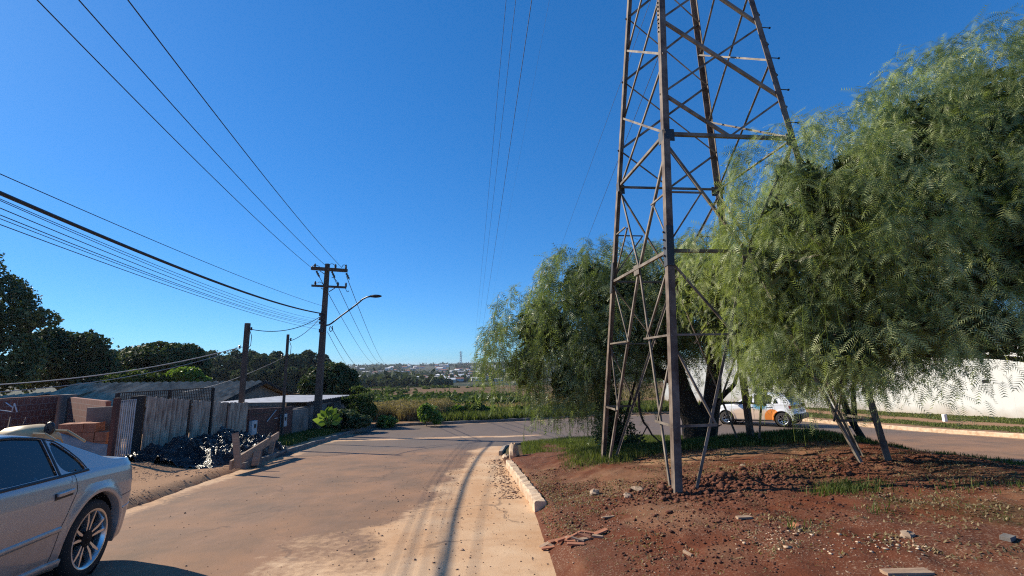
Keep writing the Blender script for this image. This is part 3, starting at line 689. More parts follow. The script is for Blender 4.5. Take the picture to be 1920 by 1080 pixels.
wallbox('wall_panel', (-15.8, 16.5), (-12.0, 13.75), (-.84, -.84), .12, M['brick'], bw)
b = MB(); b.box((.12, 2.45, .8), (.42, .35, 2.1)); b.build('wall_pillar', M['plaster'], bw)
b = MB(); b.beam((0.0, -10, 1.91), (0, 2.2, 1.83), .14, .04); b.build('coping', M['orange'], bw)
# fence of corrugated boards
fn_ = empty('board_fence', (-9.75, 14, -2.5), 0, 'weathered corrugated board fence with dark posts in front of the low roofs', 'fence')
F0 = Vector(fn_.location)
def corr_panel(y0, y1, z0a, z0b, zta, ztb, x=-9.72, amp=.022, pitch=.085, tilt=.03):
    n = int((y1 - y0) / (pitch / 6)); V = []
    for i in range(n + 1):
        t = i / n; y = y0 + (y1 - y0) * t; xx = x + amp * math.sin(2 * math.pi * (y - y0) / pitch) ; nzt = vnoise(y * 9, 0, .7) * .05
        zb = z0a + (z0b - z0a) * t; zt = zta + (ztb - zta) * t + nzt - .02
        V += [(xx, y, zb), (xx + tilt, y, zt), (xx - .012, y, zb), (xx + tilt - .012, y, zt)]
    b = MB(); fs = []
    for i in range(n): a = i * 4; c = a + 4; fs += [(a, c, c + 1, a + 1), (c + 2, a + 2, a + 3, c + 3), (a + 1, c + 1, c + 3, a + 3)]
    b.add([Vector(v) - F0 for v in V], fs); return b
M['fboard'] = simple('fence_board', (.66, .55, .43), (.28, .19, .14), 2.2, .85, sc=(1, 5, .8))
for y0, y1, a, b_, c, d in ((12.28, 13.86, -2.35, -2.45, -.66, -.87), (14.04, 15.68, -2.47, -2.6, -.89, -1.09), (15.88, 16.95, -2.6, -2.7, -1.10, -1.18)):
    corr_panel(y0, y1, a, b_, c, d).build('fence_panel', M['fboard'], fn_)
for y, zt in ((12.12, -.62), (13.95, -.86), (15.78, -1.08)):
    b = MB(); b.box(Vector((-9.80, y, (zt - 2.9) / 2)) - F0, (.12, .17 if y > 13 else .34, zt + 2.9)); b.build('fence_post', M['darkpost'], fn_)
for z in (-2.1,):
    b = MB(); b.beam(Vector((-9.84, 12, z)) - F0, Vector((-9.84, 16.5, z - .2)) - F0, .06, .09); b.build('rail', M['darkpost'], fn_)
# sliding gate of upright bars, in front of the lot
gt = empty('bar_gate', (-9.9, 11.2, -2.4), 0, 'dark gate of upright metal bars at the near end of the fence', 'gate'); G0 = Vector(gt.location)
for y in (11.40,): 
    b = MB(); b.box(Vector((-9.75, y, -1.5)) - G0, (.10, .10, 1.75)); b.build('gate_post', M['rust'], gt)
for i, y in enumerate(np.arange(11.50, 11.94, .062)):
    b = MB(); b.box(Vector((-9.72, y, -1.5)) - G0, (.02, .02, 1.62)); b.build('bar', M['metergrey'] if i % 2 else M['galv'], gt)
for z in (-.72, -2.3):
    b = MB(); b.beam(Vector((-9.76, 11.4, z)) - G0, Vector((-9.76, 11.95, z)) - G0, .05, .05); b.build('gate_rail', M['darkpost'], gt)
# perforated screen above the fence: thin bars
sc_ = empty('lattice_screen', (-10.3, 12, -.7), 0, 'dark open lattice screen standing just above the fence top', 'screen'); S0 = Vector(sc_.location)
b = MB()
p0, p1 = Vector(at(221, 737, 12.2)), Vector(at(400, 727, 14.9))
for k in range(2): b.beam(p0 - Vector((0, 0, .0 + .42 * k)) - S0, p1 - Vector((0, 0, .42 * k)) - S0, .03, .025)
nb = 50
for i in range(nb + 1): c = p0.lerp(p1, i / nb) - S0; b.beam(c - Vector((0, 0, .42)), c + Vector((0, 0, .01)), .014, .012, (0, 1, 0))
for k in range(1, 5): b.beam(p0 - Vector((0, 0, .084 * k)) - S0, p1 - Vector((0, 0, .084 * k)) - S0, .012, .012)
b.build('lattice', M['darkpost'], sc_)
for t_ in (0, .5, 1): b = MB(); b.box(p0.lerp(p1, t_) - S0 - Vector((0, 0, 1.2)), (.07, .07, 2.4)); b.build('screen_post', M['darkpost'], sc_)
# corrugated roofs
def corr_roof(p_ridge0, p_ridge1, p_eave0, p_eave1, pitch=.18, amp=.035, name='roof', mat=None, parent=None, off=Vector((0, 0, 0))):
    """sheet with corrugations running from ridge to eave"""
    L = (Vector(p_ridge1) - Vector(p_ridge0)).length; n = int(L / pitch * 4); V = []; fs = []
    nr = (Vector(p_ridge1) - Vector(p_ridge0)).cross(Vector(p_eave0) - Vector(p_ridge0)).normalized()
    if nr.z < 0: nr = -nr
    for i in range(n + 1):
        t = i / n; s_ = amp * math.sin(i * math.pi / 2 + .3)
        a = Vector(p_ridge0).lerp(Vector(p_ridge1), t); c = Vector(p_eave0).lerp(Vector(p_eave1), t)
        V += [a + nr * s_ - off, c + nr * s_ - off, a + nr * (s_ - .02) - off, c + nr * (s_ - .02) - off]
    for i in range(n): a = i * 4; c = a + 4; fs += [(a, c, c + 1, a + 1), (c + 2, a + 2, a + 3, c + 3), (a + 1, c + 1, c + 3, a + 3), (a, a + 2, c + 2, c)]
    b = MB(); b.add(V, fs); return b.build(name, mat or M['fibro'], parent)
h1 = empty('low_house', (-22, 29, -4.3), 0, 'low house with a grey corrugated gable roof behind the fence', 'house'); o1 = Vector(h1.location)
rg = -.72; R0, R1 = Vector((-28.0, 29.6, rg + .02)), Vector((-15.9, 29.6, rg - .05))
E0, E1 = Vector((-28.0, 25.0, -2.15)), Vector((-15.6, 25.0, -1.72)); K0, K1 = Vector((-28.0, 34.2, -2.2)), Vector((-16.2, 34.2, -1.95))
corr_roof(R0, R1, E0, E1, parent=h1, off=o1, pitch=.46, amp=.11); corr_roof(R0, R1, K0, K1, parent=h1, off=o1, name='roof_back', pitch=.46, amp=.11)
b = MB(); gx_ = -16.5
b.add([Vector(v) - o1 for v in ((gx_, 25.5, -4.6), (gx_, 33.6, -4.6), (gx_, 33.6, -2.0), (gx_, 29.6, rg - .15), (gx_, 25.5, -1.85), (gx_ - 11, 25.5, -4.6), (gx_ - 11, 33.6, -4.6), (gx_ - 11, 33.6, -2.0), (gx_ - 11, 29.6, rg - .15), (gx_ - 11, 25.5, -2.0))],
      [(0, 1, 2, 3, 4), (5, 9, 8, 7, 6), (0, 4, 9, 5), (1, 6, 7, 2)]); b.build('walls', M['gable'], h1)
for pa, pb2 in ((R1, E1), (R1, K1)):
    b = MB(); b.beam(pa - o1 + Vector((.04, 0, -.03)), pb2 - o1 + Vector((.04, 0, -.03)), .05, .16); b.build('barge_board', M['darkpost'], h1)
h2 = empty('old_shed', (-29, 27, -4.3), 0, 'older grey corrugated roof with moss at the far left behind the brick wall', 'shed'); o2 = Vector(h2.location)
corr_roof((-34, 28.6, -1.5), (-25.5, 28.2, -1.0), (-37, 24.2, -2.6), (-24.6, 22.6, -2.0), parent=h2, off=o2, pitch=.46, amp=.10)
b = MB(); b.box((-1, -1.5, 1.0), (9, 4, 2.0)); b.build('walls', M['gable'], h2)
b = MB(); b.beam(Vector((-27.6, 25.0, -1.45)) - o2, Vector((-25.7, 25.6, -1.15)) - o2, .10, .10); b.build('roof_beam', M['darkpost'], h2)
# flat roofed building along the pavement
fb = empty('flat_roof_house', (-10, 21, -3), 0, 'low building with a pale flat metal roof behind the red street wall', 'house'); o3 = Vector(fb.location)
corr_roof((-15.2, 22.9, -1.60), (-14.0, 29.0, -1.62), (-9.78, 21.9, -1.55), (-9.75, 27.6, -1.60), parent=fb, off=o3, mat=M['galv'], pitch=.25, amp=.02)
wallbox('wall', (-9.9, 21.0), (-9.9, 27.3), (-1.76, -1.78), .15, M['plaster'], fb)
wallbox('wall', (-9.9, 27.3), (-13.9, 28.5), (-1.76, -1.78), .15, M['plaster'], fb)
wallbox('wall', (-15.0, 23.2), (-9.9, 22.1), (-1.76, -1.78), .15, M['plaster'], fb)
b = MB(); b.beam(Vector((-9.74, 21.9, -1.66)) - o3, Vector((-9.7, 27.6, -1.70)) - o3, .05, .10); b.build('fascia', M['darkpost'], fb)
b = MB(); b.box(Vector((-9.81, 24.9, -2.15)) - o3, (.05, .9, .55)); b.build('window', M['dark'], fb)
rw = empty('street_wall', (-9.75, 18.5, -2.9), 0, 'dark red street wall with meter boxes between fence and pale plaster wall', 'wall'); o4 = Vector(rw.location)
wallbox('wall', (-9.72, 17.0), (-9.72, 20.3), (-1.42, -1.62), .14, M['rust'], rw)
wallbox('wall', (-9.72, 20.32), (-9.72, 21.9), (-1.75, -1.85), .16, M['plaster'], rw)
b = MB(); b.beam(Vector((-9.62, 18.2, -2.0)) - o4, Vector((-9.62, 18.85, -1.62)) - o4, .02, .03); b.beam(Vector((-9.62, 18.75, -1.95)) - o4, Vector((-9.62, 19.0, -1.95)) - o4, .02, .03); b.build('latch_bar', M['metergrey'], rw)
b = MB(); b.beam(Vector((-9.63, 17.1, -1.62)) - o4, Vector((-9.63, 20.2, -1.72)) - o4, .02, .02); b.build('wall_wire', M['dark'], rw)
for y, lb in ((17.2, 'pale meter box on the street wall beside the fence end'), (19.45, 'pale meter box on the street wall beside the slim pole')):
    r_ = empty('meter_box', (-9.60, y, -2.1), 0, lb, 'meter box'); b = MB(); b.box((0, 0, 0), (.14, .34, .50)); b.build('box', M['metergrey'], r_, bevel=.01)
    b = MB(); b.box((.075, .02, .06), (.02, .12, .14)); b.build('dial_window', M['dark'], r_)
# leaning grey board, brick stack, sheet, wheelbarrow, rods
b = MB(); b.box((0, 0, .75), (.80, .05, 1.45)); o = b.build('cement_board', M['plaster']); o.location = (-11.25, 12.9, -2.4); o.rotation_euler = (.1, 0, .35); tag(o, 'grey fibre cement board leaning behind the brick stack', 'board')
bs_ = empty('brick_stack', (-11.35, 12.2, -2.45), .2, 'stack of orange hollow bricks under a slipped pale sheet', 'brick stack')
b = MB()
for i in range(5):
    for j in range(5):
        for k in range(2):
            if i == 4 and (j > 3 or j == 0): continue
            b.box((-.55 + j * .28 + random.uniform(-.01, .01), k * .2, .10 + i * .235), (.27, .185, .225), jit=.006)
b.build('bricks', M['orange'], bs_)
b = MB(); N = 14; V = []
for i in range(N):
    for j in range(N):
        u, v = i / (N - 1), j / (N - 1); x = -.95 + 2.0 * u; y = -.14 - .5 * (1 - v) + .05 * math.sin(7 * u + 3 * v); z = (.05 + 1.05 * v * (1 - .55 * u)) + .04 * math.sin(9 * u + 5 * v)
        V.append((x, y, z))
b.add(V, [(i * N + j, (i + 1) * N + j, (i + 1) * N + j + 1, i * N + j + 1) for i in range(N - 1) for j in range(N - 1)]); o = b.build('cover_sheet', M['sheet'], smooth=True); o.location = (-11.35, 12.2, -2.45); o.rotation_euler = (0, 0, .2)
s2 = o.modifiers.new('t', 'SOLIDIFY'); s2.thickness = .012; tag(o, 'dusty pale plastic sheet slipping off the orange brick stack', 'sheet')
wb = empty('wheelbarrow', (-9.45, 9.2, -2.12), 0, 'yellowish upturned wheelbarrow tub showing above the silver car roof', 'wheelbarrow')
M['tan'] = simple('yellow_tub', (.60, .44, .22), (.45, .31, .15), 4, .5)
wb.scale = (.95, 1.1, 1.32)
b = MB(); V = []; N = 9; prof = [(-.50, .0), (-.46, .26), (-.36, .40), (.0, .42), (.22, .36), (.34, .22)]
for i, (x, z) in enumerate(prof):
    for j in range(N): a = -1 + 2 * j / (N - 1); V.append((x * (1 - .12 * abs(a) ** 3), a * .34, .42 + z - .14 * abs(a) ** 4))
b.add(V, [(i * N + j, i * N + j + 1, (i + 1) * N + j + 1, (i + 1) * N + j) for i in range(len(prof) - 1) for j in range(N - 1)]); o = b.build('tub', M['tan'], wb, smooth=True); s2 = o.modifiers.new('t', 'SOLIDIFY'); s2.thickness = .02
b = MB(); b.tube([(.2, .2, .75), (.5, .2, .74), (.9, .2, .58)], .02, 6); b.tube([(.2, -.2, .75), (.5, -.2, .74), (.9, -.2, .58)], .02, 6); b.build('handles', M['tan'], wb)
b = MB(); b.lathe([(.03, -.03), (.085, -.03), (.10, 0), (.085, .03), (.03, .03)], (.34, 0, .80), 'Y', 16); b.build('wheel', M['dark'], wb)
for p_, q_, n__ in (((.2, 0, .7), (.36, 0, .84), 'fork'), ((-.4, .3, .05), (-.3, .3, .6), 'leg'), ((-.4, -.3, .05), (-.3, -.3, .6), 'leg')):
    b = MB(); b.beam(p_, q_, .045, .045); b.build(n__, M['dark'], wb)
for (x0, x1, nm) in ((8, 20, 'left one of two dark rods leaning on the brick wall'), (28, 50, 'right one of two dark rods leaning on the brick wall')):
    p, q = Vector(at(x0, 835, 12.2)), Vector(at(x1, 782, 12.9)); b = MB(); b.tube([p - p, q - p], .02, 6); o = b.build('steel_rod', M['rust']); o.location = p; tag(o, nm, 'rod')
b = MB(); p = Vector(at(-30, 765, 13)); b.tube([Vector(at(x, y, 13)) - p for x, y in ((-30, 765), (0, 769), (22, 772), (24, 764), (11, 755))], .015, 6); b.tube([Vector(at(x, y, 13.1)) - p for x, y in ((32, 773), (27, 756), (26, 762))], .015, 6)
o = b.build('steel_rod', M['metergrey']); o.location = p; tag(o, 'thin bent pale pipe in front of the brick wall at the left edge', 'pipe')
# wooden formwork beside the road
fw = empty('wooden_formwork', (-6.9, 10.9, -2.4), 0, 'rough wooden boards nailed as a sloping frame beside the black tarpaulin', 'boards'); o5 = Vector(fw.location)
def bd(x0, y0, Y0, x1, y1, Y1, w, t, name='board', up=(0, 0, 1)):
    b = MB(); b.beam(Vector(at(x0, y0, Y0)) - o5, Vector(at(x1, y1, Y1)) - o5, t, w, up); return b.build(name, M['board'], fw)
bd(432, 873, 10.6, 522, 816, 14.2, .20, .045); bd(447, 878, 10.7, 441, 812, 10.75, .055, .13, up=(0, 1, 0)); bd(478, 872, 11.3, 483, 846, 11.4, .05, .15, up=(0, 1, 0))
bd(507, 850, 13.0, 512, 828, 13.1, .05, .12, up=(0, 1, 0)); bd(462, 850, 12.3, 515, 817, 14.3, .07, .05); bd(498, 830, 13.2, 507, 818, 13.3, .05, .1, up=(0, 1, 0))
b = MB(); b.box((0, 0, .1), (.5, .35, .35), jit=.05); o = b.build('rubble_block', M['plaster']); o.location = (-6.75, 12.1, rz_(0, 12.1) + .08); tag(o, 'broken grey concrete block behind the sloping boards', 'block')
b = MB(); b.box((0, 0, .05), (.10, .05, .09), jit=.02)
# black tarpaulin heap
NX, NY = 170, 110
uu, vv = np.meshgrid(np.linspace(0, 1, NX), np.linspace(0, 1, NY))
tx = -9.6 + 2.6 * uu; ty = 10.9 + 4.3 * vv + .5 * (1 - uu)
hm = .42 * np.exp(-(((vv - .70) / .30) ** 2 + ((uu - .42) / .36) ** 2)) + .30 * np.exp(-(((vv - .25) / .22) ** 2 + ((uu - .5) / .3) ** 2))
edge = np.minimum.reduce([uu / .10, (1 - uu) / .12, vv / .12, (1 - vv) / .1]); edge = np.clip(edge + (fbm(tx, ty, .5, 51) - .5) * 2.2, 0, 1) ** .6
cr = np.abs(fbm(tx, ty, .55, 52, 3) - .47) * .6 + np.abs(fbm(tx, ty, .22, 55, 2) - .37) * .5 + np.abs(fbm(tx, ty, .11, 57, 2) - .37) * .34
tz = ground_z(tx, ty) - .04 + (hm + .07 + cr * 1.05) * edge
tx = tx + (fbm(tx, ty, .4, 58) - .5) * .25; ty = ty + (fbm(tx, ty, .4, 59) - .5) * .25
m, nt, bs = base_mat('tarp_black'); bs.inputs['Base Color'].default_value = (.006, .006, .007, 1); bs.inputs['Roughness'].default_value = .27
bs.inputs['Specular IOR Level'].default_value = .55; bump(nt, bs, noise(nt, 11, 5, .7, dist=1.0), 1.0, .12)
o = np_mesh('tarpaulin', np.stack([tx, ty, tz], -1).reshape(-1, 3), grid_faces(NY, NX), m, smooth=False); tag(o, 'crumpled shiny black plastic tarpaulin over a heap by the fence', 'tarpaulin')
bk = empty('dark_soil_heap', (-7.3, 14.6, rz_(0, 14.6)), 0); bpy.data.objects.remove(bk)
nx_ = 60; uu, vv = np.meshgrid(np.linspace(-1, 1, nx_), np.linspace(-1, 1, nx_)); hx = -7.6 + .8 * uu; hy = 14.4 + 1.6 * vv
hh = .22 * np.clip(1 - uu ** 2 - vv ** 2, 0, 1) ** .6 + (fbm(hx, hy, .2, 61) - .5) * .09 * np.clip(1.2 - uu ** 2 - vv ** 2, 0, 1)
o = np_mesh('soil_heap', np.stack([hx, hy, ground_z(hx, hy) - .03 + hh], -1).reshape(-1, 3), grid_faces(nx_, nx_), simple('dark_soil', (.07, .05, .042), (.035, .026, .022), 12, .95, bmp=.8), smooth=True); tag(o, 'low heap of dark soil on the pavement behind the boards', 'heap')

# ------------------------------------------------------------------ vehicles
def carpaint(name, c, metal=.35, rough=.36):
    m, nt, bs = base_mat(name); bs.inputs['Base Color'].default_value = (*c, 1); bs.inputs['Metallic'].default_value = metal; bs.inputs['Roughness'].default_value = rough
    bs.inputs['Coat Weight'].default_value = .8; bs.inputs['Coat Roughness'].default_value = .08
    # road dust low on the body
    co = _n(nt, 'ShaderNodeTexCoord').outputs['Object']; sx = _n(nt, 'ShaderNodeSeparateXYZ'); nt.links.new(co, sx.inputs[0])
    mr = _n(nt, 'ShaderNodeMapRange'); mr.inputs[1].default_value = .75; mr.inputs[2].default_value = .15; nt.links.new(sx.outputs[2], mr.inputs[0])
    f = math_(nt, 'MULTIPLY', mr.outputs[0], ramp(nt, noise(nt, 6, 5, .7, co), [(.3, .15), (.7, .8)]))
    c2 = mix(nt, f, c, (.30, .19, .13)); nt.links.new(c2, bs.inputs['Base Color'])
    nt.links.new(math_(nt, 'ADD', math_(nt, 'MULTIPLY', f, .4), rough), bs.inputs['Roughness']); return m
M['silver'] = carpaint('silver_paint', (.43, .41, .39))
M['glass'] = glassmat('car_glass'); M['rubber'] = simple('tyre_rubber', (.022, .021, .02), (.03, .026, .023), 12, .85)
M['trim'] = simple('black_trim', (.02, .02, .022), None, 10, .55); M['rimblack'] = simple('rim_black', (.008, .008, .009), None, 5, .7, spec=.2)
M['rimsilver'] = simple('rim_silver', (.72, .72, .72), (.6, .6, .6), 5, .28, metal=.9); M['tail'] = simple('tail_lamp_red', (.22, .015, .012), (.15, .01, .01), 3, .15)
M['seat'] = simple('seat_cloth', (.06, .06, .065), None, 30, .9)
# wrapped paint of the white car: white with an orange sweep and a blue patch
m, nt, bs = base_mat('wrapped_white_paint'); co = _n(nt, 'ShaderNodeTexCoord').outputs['Object']
def blob(c, r, e):
    v = _n(nt, 'ShaderNodeVectorMath', operation='SUBTRACT'); nt.links.new(co, v.inputs[0]); v.inputs[1].default_value = c
    mm = _n(nt, 'ShaderNodeVectorMath', operation='MULTIPLY'); nt.links.new(v.outputs[0], mm.inputs[0]); mm.inputs[1].default_value = r
    l = _n(nt, 'ShaderNodeVectorMath', operation='LENGTH'); nt.links.new(mm.outputs[0], l.inputs[0]); return ramp(nt, l.outputs['Value'], [(1 - e, 1), (1.0, 0)])
c = mix(nt, blob((2.0, .8, .50), (.75, .0, 2.5), .3), (.80, .80, .80), (.80, .60, .44)); c = mix(nt, blob((2.98, .8, .40), (2.7, .0, 2.4), .04), c, (.85, .26, .04))
c = mix(nt, blob((2.45, .8, .95), (2.4, .0, 4.2), .5), c, (.08, .32, .50)); nt.links.new(c, bs.inputs['Base Color']); bs.inputs['Roughness'].default_value = .3; bs.inputs['Coat Weight'].default_value = .5
M['wrap'] = m

def snap_curve(px, pz, poly, tol):
    """move grid points that lie close to the outline onto it"""
    P = np.array(poly, float); best = np.full(px.shape, 1e9); bx = px.copy(); bz = pz.copy()
    for i in range(len(P)):
        x1, z1 = P[i]; x2, z2 = P[(i + 1) % len(P)]; ex, ez = x2 - x1, z2 - z1; L = ex * ex + ez * ez
        if L < 1e-9: continue
        t = np.clip(((px - x1) * ex + (pz - z1) * ez) / L, 0, 1); qx, qz = x1 + t * ex, z1 + t * ez; d = np.hypot(px - qx, pz - qz)
        u = d < best; best = np.where(u, d, best); bx = np.where(u, qx, bx); bz = np.where(u, qz, bz)
    k = best < tol; return np.where(k, bx, px), np.where(k, bz, pz)
def smooth_poly(P, it=3):
    P = [np.array(p, float) for p in P]
    for _ in range(it):
        Q = []
        for i in range(len(P)):
            a, b_ = P[i], P[(i + 1) % len(P)]; Q += [a * .75 + b_ * .25, a * .25 + b_ * .75]
        P = Q
    return P
def make_car(loc, heading, S, label, paint):
    """car space: x from the front (0) to the rear (L), y to the side, z up. heading = world angle of +x (rearward)"""
    L, W = S['L'], S['W']; r_ = empty(S['name'], loc, heading, label, 'car')
    tops = np.array(S['top']); belt = np.array(S['belt']); wz = np.array(S['wz'])
    aw = S['axles']; ra = S['arch']
    ztop = lambda s: np.interp(s, tops[:, 0], tops[:, 1]); zbelt = lambda s: np.interp(s, belt[:, 0], belt[:, 1])
    kk = np.ones(11) / 11; gs = np.arange(-.5, L + .5, .02); gt_ = np.convolve(np.pad(ztop(gs), 5, 'edge'), kk, 'valid'); ztop = lambda s: np.interp(s, gs, gt_)
    fr, rr = S.get('fr', .65), S.get('rr', .42)
    def plan(s):
        a = np.clip((fr - s) / fr, 0, 1); b_ = np.clip((s - (L - rr)) / rr, 0, 1)
        return (1 - a ** S.get('pf', 2.6)) ** (1 / 2.2) * (1 - b_ ** S.get('pr', 3.4)) ** (1 / 2.4)
    def halfw(s, z):
        zb = zbelt(s); lo = np.interp(z, wz[:, 0], wz[:, 1]) * W
        ex = np.clip(z - zb, 0, 1); hi = lo - S.get('tumble', .5) * ex - .12 * ex ** 2
        y = np.where(z > zb, hi, lo)
        for a in aw:
            d = np.hypot(s - a, z - S['wr']); y = y + .022 * np.exp(-((np.clip(d - ra, 0, 1) - .02) / .05) ** 2) * (d > ra - .03) * (z < zb - .1)
        return y * plan(s)
    edge_z = lambda s: ztop(s) - S.get('edge', .055)
    def tiltx(s, z): return s - S.get('rake', .10) * np.clip((z - .58) / .4, 0, 2) * np.clip((s - (L - .55)) / .55, 0, 1) ** 2 + S.get('frake', .10) * np.clip((z - .5) / .4, 0, 1) * np.clip((.6 - s) / .6, 0, 1) ** 2
    ss = [np.linspace(0, L, int(L / .02))]
    for a in aw: ss.append(a + ra * np.sin(np.linspace(-math.pi / 2, math.pi / 2, 41)))
    ss.append(L - rr + rr * np.sin(np.linspace(0, math.pi / 2, 26))); ss.append(fr - fr * np.sin(np.linspace(0, math.pi / 2, 26)))
    ss = np.unique(np.round(np.clip(np.concatenate(ss), 0, L), 4)); ns = len(ss)
    sill = S.get('sill', .20)
    bot = sill + .10 * np.clip((ss - (L - .6)) / .6, 0, 1) + .06 * np.clip((.5 - ss) / .5, 0, 1)
    for a in aw:
        u = 1 - ((ss - a) / ra) ** 2; bot = np.where(u > 0, np.maximum(bot, S['wr'] + ra * np.sqrt(np.clip(u, 0, 1))), bot)
    bot = np.minimum(bot, edge_z(ss) - .05)
    nz = 60; tt = np.linspace(0, 1, nz)
    SS = np.repeat(ss[:, None], nz, 1); ZZ = bot[:, None] * (1 - tt) + edge_z(ss)[:, None] * tt
    S1, Z1 = SS.copy(), ZZ.copy()
    for nm, poly, mt in S['regions']:
        a, c_ = snap_curve(S1[:, 1:-1], Z1[:, 1:-1], poly, .0115); S1[:, 1:-1] = a; Z1[:, 1:-1] = c_
    F = grid_faces(ns, nz)
    Sc, Zc = S1.ravel()[F].mean(1), Z1.ravel()[F].mean(1)
    reg = np.zeros(len(F), int)
    for k, (nm, poly, mt) in enumerate(S['regions']): reg[(poly_sd(np.array(poly), Sc, Zc) > 0) & (reg == 0)] = k + 1
    Yh = halfw(S1, Z1); Xh = tiltx(S1, Z1)
    # top skin
    nyy = 22; v = np.linspace(0, 1, nyy); yt = halfw(ss, edge_z(ss))[:, None] * v[None, :]
    zt = edge_z(ss)[:, None] + (ztop(ss) - edge_z(ss))[:, None] * (1 - np.abs(v)[None, :] ** 2.6); xt = tiltx(np.repeat(ss[:, None], nyy, 1), zt)
    Ft = grid_faces(ns, nyy); sc2 = np.repeat(ss[:, None], nyy, 1).ravel()[Ft].mean(1); vc = np.repeat(v[None, :], ns, 0).ravel()[Ft].mean(1)
    tg = np.zeros(len(Ft), int)
    for (s0, s1) in S['screens']: tg[(sc2 > s0) & (sc2 < s1) & (vc < .90)] = 1
    Vs, Fs = [], []; n0 = 0
    def put(x, y, z, f, flip):
        nonlocal n0
        V_ = np.stack([x, y, z], -1).reshape(-1, 3); Vs.append(V_); Fs.append((f[:, ::-1] if flip else f) + n0); n0 += len(V_)
    body = reg == 0
    for sg, fl in ((1, False), (-1, True)):
        put(Xh, Yh * sg, Z1, F[body], not fl); put(xt, yt * sg, zt, Ft[tg == 0], fl)
    # closing strip at the bottom, turned inward
    for sg, fl in ((1, False), (-1, True)):
        yb = Yh[:, 0]; X2 = np.stack([Xh[:, 0], Xh[:, 0]], 1); Y2 = np.stack([yb, np.clip(yb - .13, 0, 9)], 1); Z2 = np.stack([Z1[:, 0], Z1[:, 0] + .015], 1)
        put(X2, Y2 * sg, Z2, grid_faces(ns, 2), fl)
    o = np_mesh('body', np.concatenate(Vs), np.concatenate(Fs), paint, r_, smooth=True)
    bb = o; 
    ws = bb.modifiers.new('w', 'WELD'); ws.merge_threshold = .0008
    for k, (nm, poly, mt) in enumerate(S['regions']):
        for sg, fl in ((1, False), (-1, True)):
            off = -.012 if 'window' in nm else .001
            V_ = np.stack([Xh, (Yh + off) * sg, Z1], -1).reshape(-1, 3); f = F[reg == k + 1]
            if not len(f): continue
            used, inv = np.unique(f, return_inverse=True); f2 = inv.reshape(f.shape)
            np_mesh(nm, V_[used], f2[:, ::-1] if not fl else f2, M[mt], r_, smooth=True)
    for gi, (s0, s1) in enumerate(S['screens']):
        k = (sc2 > s0) & (sc2 < s1) & (vc < .90)
        V_ = np.concatenate([np.stack([xt, yt, zt - .008], -1).reshape(-1, 3), np.stack([xt, -yt, zt - .008], -1).reshape(-1, 3)]); f = np.concatenate([Ft[k], Ft[k][:, ::-1] + xt.size])
        used, inv = np.unique(f, return_inverse=True); np_mesh(['windscreen', 'rear_window'][gi], V_[used], inv.reshape(f.shape), M['glass'], r_, smooth=True)
    def surf(s, z, sg=1, off=0): return Vector((float(tiltx(s, z)), sg * (float(halfw(np.array(s), np.array(z))) + off), z))
    def ribbon(nm, pts, w_, off, mt, sides=(1, -1), thick=0):
        for sg in sides:
            P = np.array(pts, float); D = np.gradient(P, axis=0); D /= np.linalg.norm(D, axis=1)[:, None] + 1e-9; N_ = np.stack([-D[:, 1], D[:, 0]], 1)
            b = MB(); V = []
            for p, n in zip(P, N_):
                for e, of in ((-1, -.002), (-.7, off), (.7, off), (1, -.002)): q = p + n * w_ / 2 * e; V.append(surf(q[0], q[1], sg, of))
            f = [(i * 4 + a, i * 4 + a + 1, i * 4 + a + 5, i * 4 + a + 4) for i in range(len(P) - 1) for a in range(3)]
            b.add(V, f if sg < 0 else [tuple(reversed(q)) for q in f]); b.build(nm, M[mt] if isinstance(mt, str) else mt, r_, smooth=True)
    def dense(pts, n=30):
        P = np.array(pts, float); Lc = np.concatenate([[0], np.cumsum(np.linalg.norm(np.diff(P, axis=0), axis=1))]); t = np.linspace(0, Lc[-1], n); return np.stack([np.interp(t, Lc, P[:, 0]), np.interp(t, Lc, P[:, 1])], 1)
    for nm, pts, w_, off, mt in S['ribbons']: ribbon(nm, dense(pts), w_, off, paint if mt == 'paint' else mt)
    for s0, z0 in S['handles']:
        for sg in (1, -1):
            p, q = surf(s0, z0, sg, .012), surf(s0 + .19, z0 + .012, sg, .012); b = MB(); b.beam(p, q, .03, .032); b.build('door_handle', paint, r_, bevel=.008); b = MB(); b.beam(surf(s0 - .01, z0 - .012, sg, .003), surf(s0 + .2, z0, sg, .003), .006, .05); b.build('handle_shade', M['trim'], r_)  # black plate behind the handle stands for the shade around it
